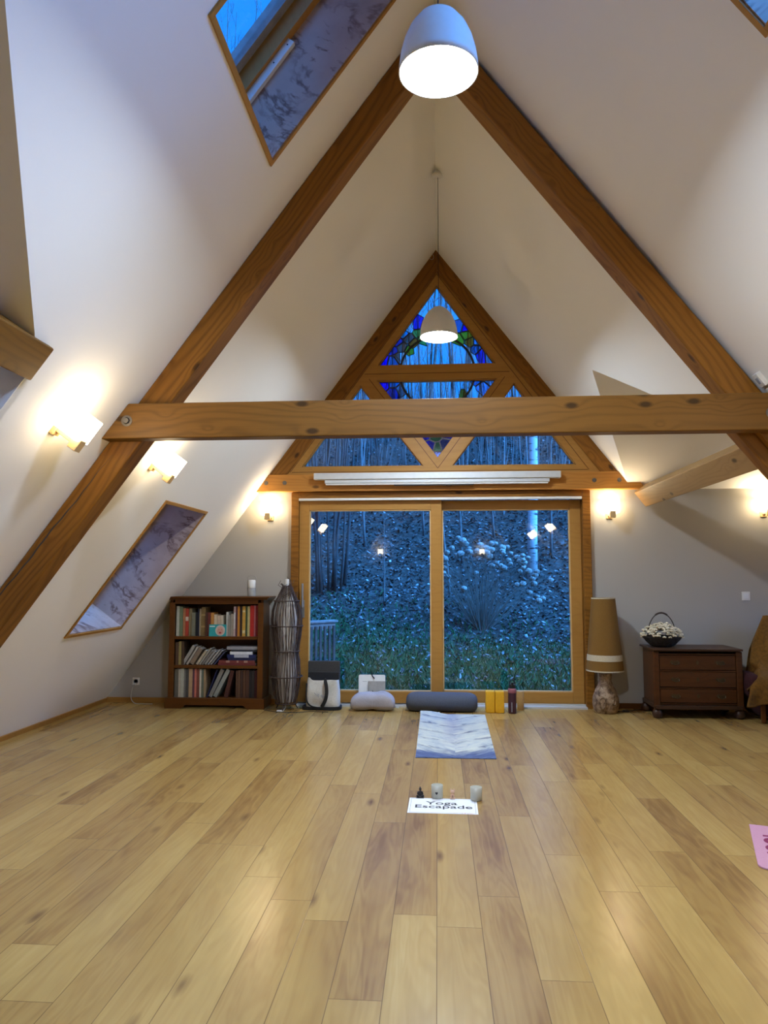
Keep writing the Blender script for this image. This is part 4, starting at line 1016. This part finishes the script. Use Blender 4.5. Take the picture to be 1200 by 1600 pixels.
# pink mat at the right edge
pm = thing('pink_mat', 'corner of a pink exercise mat at the right edge of the floor', 'mat', (1.503, 3.745, 0), (0, 0, math.radians(-18.6)))
W2, L2, rc = 1.7, .665, .05
pl = [(rc - rc * math.cos(a), rc - rc * math.sin(a)) for a in [PI / 2 * i / 6 for i in range(6, -1, -1)]]
pl = [(rc + rc * math.cos(PI + PI / 2 * i / 6), rc + rc * math.sin(PI + PI / 2 * i / 6)) for i in range(7)] + [(W2, 0), (W2, L2), (0, L2)]
m = MB(); m.prism(pl, .001, .009, 'z'); m.build('mat_sheet', 'pinkmat', pm, bevel=.002)
text_mesh('lettering', 'look', .19, 'magenta', pm, Matrix.Translation((.056, .33, .0092)) @ Matrix.Rotation(-PI / 2, 4, 'Z'), 1.05, .002)

# ------------------------------------------------------------------ standing lamp at the right of the door
fl = thing('floor_lamp', 'floor lamp with tall ochre drum shade on a patterned stoneware base', 'floor lamp', (1.695, 7.80, 0))
m = MB(); m.lathe([(.0, .0), (.105, .0), (.122, .03), (.132, .09), (.128, .15), (.105, .22), (.078, .27), (.064, .31), (.060, .33), (.064, .34), (.062, .36), (.066, .37), (.064, .395), (.05, .40), (0, .40)], 40); m.build('stoneware_base', 'stoneware', fl, smooth=True)
def relief(name, par, a0, zc, ra, rb, mat):
    m = MB()
    pts = []
    for i in range(18):
        q = 2 * PI * i / 18; zq = zc + rb * math.sin(q); aa = a0 + ra * math.cos(q) / .13
        rr = .1345 if zq > .06 and zq < .13 else (.131 if zq < .17 else .118)
        pts.append((rr * math.cos(aa), rr * math.sin(aa), zq))
    m.tube(pts + [pts[0]], .006, 6, cap=False); m.build(name, mat, par, smooth='all')
relief('relief_ring', fl, -PI / 2 - .45, .11, .030, .055, 'stoneware'); relief('relief_ring', fl, -PI / 2 + .45, .12, .016, .022, 'stoneware')
m = MB(); m.tube([(0, 0, .40), (0, 0, 1.10)], .010, 10); m.lathe([(.02, .42), (.02, .50), (0, .50)], 12); m.build('stem', 'iron', fl)
def rs(z): return .186 + (.118 - .186) * (z - .42) / (1.155 - .42)
def cone(z0, z1, add=0, th=.003):
    m = MB(); m.lathe([(rs(z0) + add - th, z0), (rs(z0) + add, z0), (rs(z1) + add, z1), (rs(z1) + add - th, z1)], 48)
    fsx = m.f[:-2]; m.mi = m.mi[:-2]; m.f = fsx
    n = 48; m.f += [(3 * n + k, 3 * n + (k + 1) % n, (k + 1) % n, k) for k in range(n)]; m.mi += [0] * n; return m
sh = cone(.42, 1.155).build('lamp_shade', 'shadecloth', fl, smooth=True)
cone(.525, .585, .003).build('braid_band', 'braid', sh, smooth=True); cone(.418, .430, .002).build('lower_trim', 'braid', sh, smooth=True); cone(1.147, 1.158, .002).build('upper_trim', 'braid', sh, smooth=True)
m = MB()
for a in range(3): m.tube([(0, 0, 1.09), (rs(1.1) * math.cos(a * 2.1), rs(1.1) * math.sin(a * 2.1), 1.13)], .003, 6)
m.build('shade_carrier', 'iron', sh)
o = MB(); o.tube(smooth_path([(1.82, 7.84, .005), (1.90, 7.84, .005), (1.98, 7.90, .005), (2.10, 7.97, .005), (2.16, 8.0, .005)]), .0045, 6); o.box(1.87, 1.93, 7.825, 7.855, .0, .02); o = o.build('lamp_cord', 'blackcable'); tag(o, 'dark cord with inline switch between floor lamp and dresser', 'cord')

# ------------------------------------------------------------------ dresser
dr = thing('dresser', 'low dark wooden chest of three drawers on bun feet under the light switch', 'dresser', (2.52, 7.52, 0))
wd, dp, z0, z1 = .395, .46, .115, .645
m = MB(); m.box(-wd, -wd + .025, .0, dp, z0, z1); m.box(wd - .025, wd, 0, dp, z0, z1); m.box(-wd + .025, wd - .025, dp - .01, dp, z0, z1); m.box(-wd + .025, wd - .025, .012, dp - .01, z0, z0 + .02)
for z in (z0 + .02, .285, .45, .612): m.box(-wd + .025, wd - .025, .0, .03, z, z + .012)
m.build('carcass', 'dresserwood', dr, bevel=.003)
for s_ in (-1, 1):
    m = MB(); m.box(s_ * wd - .03, s_ * wd + .03, -.012, .02, z0 - .005, z1); m.build('corner_post', 'dresserwood', dr, bevel=.008)
m = MB(); m.box(-wd - .03, wd + .03, -.035, dp + .01, z1 + .008, z1 + .026); m.box(-wd - .012, wd + .012, -.018, dp, z1, z1 + .008); m.build('top_board', 'dresserdark', dr, bevel=.004)
m = MB(); m.box(-wd - .018, wd + .018, -.022, dp, z0 - .025, z0 + .012); m.build('base_moulding', 'dresserdark', dr, bevel=.005)
for x in (-wd + .005, wd - .005):
    for y in (.02, dp - .05):
        m = MB(); m.lathe([(.02, 0), (.042, .012), (.050, .04), (.042, .07), (.028, .082), (.034, .092)], 24, (x, y, 0)); m.build('bun_foot', 'dresserdark', dr, smooth=True)
for zb_, zt_ in ((.152, .280), (.302, .446), (.467, .607)):
    m = MB(); m.box(-wd + .034, wd - .034, -.004, .016, zb_, zt_); d_ = m.build('drawer', 'dresserwood', dr, bevel=.004)
    zc = (zb_ + zt_) / 2
    for x in (-.215, .215):
        m = MB(); m.prism([(x - .05, zc), (x - .03, zc + .022), (x, zc + .012), (x + .03, zc + .022), (x + .05, zc), (x + .03, zc - .016), (x, zc - .024), (x - .03, zc - .016)], -.007, -.004)
        m.tube([(x - .035, -.012, zc + .004), (x - .032, -.026, zc - .012), (x, -.03, zc - .02), (x + .032, -.026, zc - .012), (x + .035, -.012, zc + .004)], .004, 8); m.build('drop_handle', 'brass', d_)
    m = MB(); m.prism([(.014 * math.cos(q), zc + .02 * math.sin(q)) for q in [2 * PI * i / 14 for i in range(14)]], -.007, -.004); m.build('keyhole_plate', 'brass', d_)
# basket and dried flowers
bk = thing('basket', 'small dark wicker basket with an arched handle standing on the dresser', 'basket', (2.255, 7.74, .671))
m = MB(); m.lathe([(.0, 0), (.085, 0), (.115, .02), (.15, .06), (.178, .10), (.185, .105), (.175, .105), (.145, .065), (.108, .026), (.0, .012)], 40)
for i in range(9):
    z = .012 + i * .0105; r0 = .105 + .08 * (i / 8) ** .8; m.tube([((r0 + .003 * math.sin(k * PI / 2 + i)) * math.cos(2 * PI * k / 48), (r0 + .003 * math.sin(k * PI / 2 + i)) * math.sin(2 * PI * k / 48), z + .002 * math.cos(k * PI)) for k in range(49)], .005, 5, cap=False)
m.build('wicker_bowl', 'wicker', bk)
m = MB(); m.tube([(.138 * math.cos(a), 0, .10 + .235 * math.sin(a)) for a in [PI * i / 24 for i in range(25)]], .005, 8); m.tube([(.138 * math.cos(a), 0, .10 + .237 * math.sin(a)) for a in [PI * (.36 + .28 * i / 8) for i in range(9)]], .009, 8); m.build('handle', 'wicker', bk)
m = MB()
for i in range(230):
    a = R.uniform(0, 2 * PI); q = math.sqrt(R.random()); rr = q * .195; zc = .095 + .125 * (max(0, 1 - q * q)) ** .6 + R.uniform(-.016, .016)
    cx_, cy_ = rr * math.cos(a), rr * math.sin(a); zc += .012 * noise.noise((cx_ * 14, cy_ * 14, 2))
    k_ = R.uniform(.7, 1.25)
    for k in range(4):
        b = 2 * PI * k / 4 + a; m.ball((cx_ + .011 * k_ * math.cos(b), cy_ + .011 * k_ * math.sin(b), zc + R.uniform(-.004, .004)), .0095 * k_, 6, 4, (1, 1, .85))
m.ball((.045, -.03, .235), .016, 8, 6, (1, 1, .7)); m.tube([(.04, -.02, .16), (.045, -.03, .235)], .002, 5)
fl2 = m.build('dried_flowers', 'petal', smooth='all'); fl2.location = (2.255, 7.74, .671); tag(fl2, 'mound of cream white dried flowers filling the wicker basket', 'flowers', kind='stuff')
# draped chair at the right edge
ch = thing('draped_chair', 'chair covered by a mustard throw at the right edge by the gable wall', 'chair', (3.42, 7.50, 0), (0, 0, -.25))
m = MB()
for x, y, h in ((-.32, -.24, .38), (.32, -.24, .38), (-.19, .22, .9), (.19, .22, .9)): m.box(x - .02, x + .02, y - .02, y + .02, 0, h)
m.box(-.32, .32, -.24, .20, .36, .40); m.box(-.19, .19, .20, .24, .5, .92); m.build('chair_frame', 'cabinet', ch, bevel=.004)
m = MB(); vs = []; nx, ny = 40, 46
path = [(.36, .05), (.335, .35), (.315, .65), (.29, .90), (.25, .968), (.20, .95), (.14, .76), (.05, .55), (-.05, .46), (-.20, .44), (-.27, .42), (-.31, .33), (-.33, .18), (-.35, .07)]
PP = smooth_path([(0, a, b) for a, b in path], 4)
ny = len(PP) - 1
for j, p in enumerate(PP):
    for i in range(nx + 1):
        u_ = i / nx; x = -.43 + u_ * .86
        drop = max(0, abs(u_ - .5) - .40) / .10
        f1 = noise.noise((x * 5, p.y * 3, p.z * 2.2)) * .035 + noise.noise((x * 13, p.y * 6, p.z * 3)) * .018
        z = p.z; y = p.y + f1 * 1.0
        xs_ = x
        if drop > 0: xs_ = x + .01 * drop * math.copysign(1, x); z = max(.06, p.z - .30 * drop ** 1.3 * min(1, p.z) - .02 * math.sin(p.y * 30))
        wz = (.62 + .42 * (1 - min(1, z / .97)))
        fold = .030 * math.sin(x * 26 + z * 5 + 2 * noise.noise((x * 4, z * 2, 7))) * (1 - min(1, z / 1.0))
        hem = .24 * (.6 + noise.noise((x * 4, y * 3, 9))) * max(0, 1 - z / .35)
        vs.append((xs_ * wz + f1 * .6 - .03 * (1 - z) * (x < 0), y - fold * (1 if y < 0 else -1), max(.05, z + f1 * .4 + hem)))
fs = [(j * (nx + 1) + i, j * (nx + 1) + i + 1, (j + 1) * (nx + 1) + i + 1, (j + 1) * (nx + 1) + i) for j in range(ny) for i in range(nx)]
th_ = m.add(vs, fs).build('throw', 'ochrecloth', ch, smooth='all', fixn=False)
md = th_.modifiers.new('solid', 'SOLIDIFY'); md.thickness = .008
dk = thing('floor_cushion', 'dark red floor cushion slumped between the dresser and the draped chair', 'cushion', (3.08, 7.62, 0))
pillow_mesh('cushion_body', 'darkred', dk, .13, .26, .21, ex=2.6, fn=lambda p: Vector((p.x + .06 * (p.z < 0) - .12 * max(0, p.z), p.y, p.z + .05 * noise.noise((p.x * 6, p.y * 6, 1)))), c=(0, 0, .235))

# ------------------------------------------------------------------ outdoors
def gz(x, y):
    ks = [(8.2, -.14), (10.0, -.06), (12, .42), (14, 1.12), (18, 3.0), (24, 6.0), (30, 8.6), (38, 10.2), (60, 11)]
    z = ks[-1][1]
    for (a, za), (b, zb_) in zip(ks, ks[1:]):
        if y <= b: z = za + (zb_ - za) * max(0, (y - a) / (b - a)); break
    d = min(1, max(0, (y - 9) / 3))
    return z - .02 * x * d + d * (.16 * noise.noise((x * .35, y * .35, 1)) + .05 * noise.noise((x * 1.3, y * 1.3, 4)))
m = MB(); nx, ny = 110, 150; vs = []
def yy(j): return 8.32 + 50 * (j / ny) ** 1.9
for j in range(ny + 1):
    y = yy(j)
    for i in range(nx + 1):
        x = (i / nx - .5) * (16 + (y - 8) * 1.5); vs.append((x, y, gz(x, y)))
m.add(vs, [(j * (nx + 1) + i, j * (nx + 1) + i + 1, (j + 1) * (nx + 1) + i + 1, (j + 1) * (nx + 1) + i) for j in range(ny) for i in range(nx)])
gd = m.build('ground_bank', 'bank', smooth='all', fixn=False); struct(gd)
def quads(name, mat, n, gen):
    m = MB()
    for _ in range(n):
        q = gen()
        if q: m.add(*q)
    return m.build(name, mat, fixn=False)
def leaf():
    y = 9.4 + 20 * R.random() ** 1.6; x = R.uniform(-.38, .46) * y * 1.0 + .2
    if R.random() > min(1, max(.12, (y + .18 * x - 10.8 + R.uniform(-2, 2)) / 2.0)): return None
    s = R.uniform(.016, .042) * (.8 + y * .02); z = gz(x, y) + R.uniform(.01, .05)
    a = R.uniform(0, 2 * PI); tx, ty = R.uniform(-.7, .7), R.uniform(-.9, .5)
    u = Vector((math.cos(a), math.sin(a), tx)) * s; v = Vector((-math.sin(a), math.cos(a), ty)) * s * .7; c = Vector((x, y, z))
    return ([c - u, c - v * .9 + u * .1, c + u, c + v * .9 + u * .1], [(0, 1, 2, 3)])
lv = quads('fallen_leaves', 'leaf', 68000, leaf); tag(lv, 'litter of fallen leaves covering the bank outside the door', 'leaves', kind='stuff')
def blade():
    y = 8.6 + 5.2 * R.random() ** 1.3; x = R.uniform(-.30, .34) * y + .2
    if R.random() < (y - .18 * -x - 11) / 2.6: return None
    z = gz(x, y) - .01; h = R.uniform(.05, .14); a = R.uniform(0, 2 * PI); w = R.uniform(.004, .008)
    bx, by = R.uniform(-.06, .06), R.uniform(-.06, .06)
    d = Vector((math.cos(a) * w, math.sin(a) * w, 0)); c = Vector((x, y, z))
    return ([c - d, c + d, c + d * .6 + Vector((bx * .5, by * .5, h * .7)), c + Vector((bx * 1.2, by * 1.2, h))], [(0, 1, 2, 3)])
gb = quads('lawn_grass', 'blade', 22000, blade); tag(gb, 'short dark green grass at the foot of the bank outside', 'grass', kind='stuff')

def branchy(h, r0, nb, seed, spread=.5, forks=2, bare=.25, twist=.05):
    rr = random.Random(seed); P = []; x = y = 0; dx, dy = rr.uniform(-twist, twist), rr.uniform(-twist, twist)
    for i in range(13):
        t = i / 12; P.append(Vector((x, y, h * t))); x += dx * h / 12 + rr.uniform(-.012, .012) * h / 5; y += dy * h / 12
        dx += rr.uniform(-.02, .02)
    tr = MB(); tr.tube(P, [r0 * (1 - .88 * i / 12) for i in range(13)], 7)
    br = MB()
    for k in range(nb):
        t = bare + (1 - bare) * (k + rr.random()) / nb; i = min(11, int(t * 12)); p = P[i].lerp(P[i + 1], t * 12 - i)
        a = rr.uniform(0, 2 * PI); L = h * (1 - t * .75) * rr.uniform(.14, .30) * spread * 2; d = Vector((math.cos(a), math.sin(a), rr.uniform(.7, 1.9))).normalized()
        Q = [p]; 
        for s in range(4): d = (d + Vector((rr.uniform(-.25, .25), rr.uniform(-.25, .25), rr.uniform(0, .25)))).normalized(); Q.append(Q[-1] + d * L / 4)
        rb = r0 * (1 - .88 * t) * .45
        br.tube(Q, [max(.004, rb * (1 - .22 * s)) for s in range(5)], 4, cap=False)
        for f in range(forks):
            b = Q[rr.randint(1, 3)]; e = (d + Vector((rr.uniform(-.8, .8), rr.uniform(-.8, .8), rr.uniform(-.1, .5)))).normalized()
            br.tube([b, b + e * L * .3, b + e * L * .55 + Vector((0, 0, L * .1))], [max(.003, rb * .55), max(.003, rb * .4), .003], 4, cap=False)
    return tr, br
TL = 'slender bare tree among the dense wood at the top of the bank'
protos = []
for k in range(6):
    r = thing('bare_tree', TL, 'tree', (0, 0, 0), group='bare trees on the wooded bank')
    tr, br = branchy(R.uniform(11, 16), R.uniform(.032, .066), 16, 50 + k, .30, 3, .22)
    tr.build('trunk', 'bark' if k % 2 else 'darkbark', r, smooth='all', fixn=False); br.build('crown', 'bark' if k % 2 else 'darkbark', r, fixn=False)
    protos.append(r)
spots = []
while len(spots) < 128:
    y = R.uniform(19, 34); x = R.uniform(-.36, .42) * y
    if all((x - a) ** 2 + (y - b) ** 2 > .35 for a, b in spots): spots.append((x, y))
for i, (x, y) in enumerate(spots):
    o = protos[i] if i < 6 else copy_tree(protos[i % 6])
    o.location = (x, y, gz(x, y) - .05); o.rotation_euler = (R.uniform(-.05, .05), R.uniform(-.06, .06), R.uniform(0, 2 * PI)); s = R.uniform(.75, 1.2); o.scale = (s, s, s)
# brush between the trees
m = MB()
for _ in range(1300):
    y = R.uniform(17.5, 31); x = R.uniform(-.40, .46) * y; z = gz(x, y); h = R.uniform(1.0, 4.0); w = R.uniform(.006, .016)
    lx, ly = R.uniform(-.22, .22) * h, R.uniform(-.15, .15) * h
    m.tube([(x, y, z - .05), (x + lx * .4, y + ly * .4, z + h * .5), (x + lx, y + ly, z + h)], [w, w * .8, w * .3], 3, cap=False)
tk = m.build('undergrowth', 'brushwood', fixn=False); tag(tk, 'thicket of thin bare stems between the trees up the bank', 'undergrowth', kind='stuff')
# birch
bi = thing('birch_tree', 'white barked birch trunk standing on the bank behind the right door pane', 'tree', (1.83, 14.6, gz(1.83, 14.6) - .05))
tr, br = branchy(13, .105, 12, 5, .35, 2, .20, .012)
tr.build('trunk', 'birch', bi, smooth='all', fixn=False); br.build('crown', 'birch', bi, fixn=False)
# coppiced clump at the left, saplings
cp = thing('coppice_clump', 'clump of dark upright bare stems on the bank behind the left door pane', 'shrub', (-2.02, 13.8, gz(-2.02, 13.8) - .03))
for k in range(15):
    a = R.uniform(0, 2 * PI); r0 = R.uniform(.05, .42); lean_ = Vector((math.cos(a) * .08, math.sin(a) * .08, 0)); h = R.uniform(2.6, 5.2); m = MB()
    m.tube([Vector((r0 * math.cos(a), r0 * math.sin(a), 0)) + Vector((lean_.x * h * t, lean_.y * h * t, h * t)) + Vector((R.uniform(-.03, .03), R.uniform(-.03, .03), 0)) for t in (0, .2, .4, .6, .8, 1)], [q * R.uniform(.7, 1.25) for q in (.034, .03, .026, .022, .016, .008)], 6)
    m.build('stem', 'darkbark', cp, smooth='all')
for x, y, h, lab in ((-1.55, 15.8, 6.5, 'thin sapling leaning right just beside the dark stem clump'), (-.95, 13.2, 1.7, 'knee high thin sapling on the leaf litter in the left pane'), (.22, 13.6, 4.2, 'pale thin sapling just right of the door centre post'), (.50, 15.2, 6.0, 'thin sapling above the dry flower heads in the right pane'),
                     (2.35, 15.6, 6.5, 'thin dark sapling right of the birch near the door edge'), (2.02, 15.8, 5.0, 'thin sapling close behind the birch trunk'), (-.3, 16.5, 5.5, 'thin sapling high on the bank left of the centre post'), (1.25, 16.5, 5.5, 'thin sapling high on the bank left of the birch')):
    r = thing('sapling', lab, 'sapling', (x, y, gz(x, y) - .03), group='saplings on the bank')
    tr, br = branchy(h, .012 + h * .003, 7, int(x * 100) + 900, .5, 1, .3, .09); tr.build('stem', 'bark', r, smooth='all', fixn=False); br.build('twigs', 'bark', r, fixn=False)['kind'] = 'stuff'
# hydrangea
hy = thing('hydrangea_bush', 'leafless hydrangea bush with faded round flower heads behind the right pane', 'shrub', (.72, 12.45, gz(.72, 12.45) - .02))
rr = random.Random(8); ms = MB(); heads = []
for k in range(88):
    a = rr.uniform(0, 2 * PI); sp = math.sqrt(rr.random()); ex = sp * 1.05 * math.cos(a) + .10; ey = sp * .5 * math.sin(a); ez = 1.62 - .35 * max(0, ex) - .55 * sp * sp * rr.uniform(.3, 1.3) - rr.random() * .35
    ez = max(.5, ez)
    b = Vector((ex * .10, ey * .15, 0)); e = Vector((ex, ey, ez)); mid_ = b.lerp(e, .5) + Vector((-ex * rr.uniform(-.05, .22) + rr.uniform(-.1, .1), rr.uniform(-.1, .1), rr.uniform(.0, .18)))
    ms.tube([b, mid_, e], [.0055, .0042, .003], 5); heads.append(e)
for k in range(60):
    a = rr.uniform(0, 2 * PI); ex = rr.uniform(-1.1, 1.1); ms.tube([(ex * .1, 0, 0), (ex * .6, .3 * math.sin(a), rr.uniform(.3, .8)), (ex, .4 * math.sin(a), rr.uniform(.5, 1.2))], [.0045, .0035, .0015], 4)
ms.build('stem_cluster', 'drystem', hy, fixn=False)
for e in heads:
    m = MB(); q = rr.uniform(.04, .068); m.ball((0, 0, 0), q, 12, 8, (1, 1, .82))
    m.v = [tuple(Vector(v) * (1 + .28 * noise.noise(Vector(v) * 38 + e * 3))) for v in m.v]
    o = m.build('flower_head', 'drybloom', hy); o.location = e
# weathered railing at the left
fe = thing('wooden_railing', 'weathered wooden railing end with vertical slats outside the left pane', 'railing', (-1.31, 9.35, -.1), (0, 0, math.radians(48)))
m = MB(); m.box(-1.5, .03, -.05, .05, .90, .93); m.box(-1.5, .0, -.028, -.008, .82, .90); m.build('top_rail', 'greyboard', fe, bevel=.004)
m = MB(); m.box(-1.5, 0, -.02, .02, .08, .14); m.build('bottom_rail', 'greyboard', fe)
for k in range(20): B(-.045 - k * .072, -.012 - k * .072, -.045, -.025, .0, .86).build('slat', 'slatwood', fe)
B(-1.5, -1.42, -.04, .04, 0, .9).build('post', 'greyboard', fe)

# ------------------------------------------------------------------ dusk sky
wd_ = bpy.data.worlds.new('dusk'); SC.world = wd_; wd_.use_nodes = True; nt = wd_.node_tree; nt.nodes.clear()
ou = nt.nodes.new('ShaderNodeOutputWorld'); bg = nt.nodes.new('ShaderNodeBackground'); tc = nt.nodes.new('ShaderNodeTexCoord'); sp = nt.nodes.new('ShaderNodeSeparateXYZ'); mr = nt.nodes.new('ShaderNodeMapRange'); mx = nt.nodes.new('ShaderNodeMix'); mx.data_type = 'RGBA'
nt.links.new(tc.outputs['Generated'], sp.inputs[0]); nt.links.new(sp.outputs[1], mr.inputs[0])
mr.inputs[1].default_value = .55; mr.inputs[2].default_value = -.9
nt.links.new(mr.outputs[0], mx.inputs[0]); mx.inputs[6].default_value = (.012, .24, .98, 1); mx.inputs[7].default_value = (.13, .26, .80, 1)
# bright blue sky lobe added high on the right to light the left slope
vd = nt.nodes.new('ShaderNodeVectorMath'); vd.operation = 'DOT_PRODUCT'; nt.links.new(tc.outputs['Generated'], vd.inputs[0]); vd.inputs[1].default_value = Vector((.66, -.22, .72)).normalized()
m2 = nt.nodes.new('ShaderNodeMapRange'); m2.interpolation_type = 'SMOOTHSTEP'; nt.links.new(vd.outputs['Value'], m2.inputs[0]); m2.inputs[1].default_value = .55; m2.inputs[2].default_value = .95
mg = nt.nodes.new('ShaderNodeMix'); mg.data_type = 'RGBA'; nt.links.new(m2.outputs[0], mg.inputs[0]); nt.links.new(mx.outputs[2], mg.inputs[6]); mg.inputs[7].default_value = (.8, 4.6, 14.0, 1)
nt.links.new(mg.outputs[2], bg.inputs[0]); bg.inputs[1].default_value = 1.0; nt.links.new(bg.outputs[0], ou.inputs[0])

# ------------------------------------------------------------------ camera
f_px = 1156.0
pitch = math.atan(100 / f_px); yaw = math.atan(84 / f_px * math.cos(pitch))
cam = bpy.data.cameras.new('camera'); co = bpy.data.objects.new('camera', cam); COL.objects.link(co)
cam.sensor_fit = 'VERTICAL'; cam.sensor_height = 36.0; cam.lens = f_px / 1600 * 36.0; cam.clip_start = .05; cam.clip_end = 300
co.location = (0, 0, 1.38); co.rotation_euler = (PI / 2 + pitch, 0, yaw)
SC.camera = co
vs_ = SC.view_settings; vs_.view_transform = 'Standard'; vs_.look = 'None'; vs_.gamma = 1; vs_.use_curve_mapping = False; vs_.exposure = 0.62
cy = SC.cycles; cy.use_denoising = True; cy.max_bounces = 10; cy.diffuse_bounces = 6; cy.glossy_bounces = 4; cy.transmission_bounces = 6; cy.transparent_max_bounces = 16
cy.caustics_reflective = False; cy.caustics_refractive = False; cy.sample_clamp_indirect = 6.0
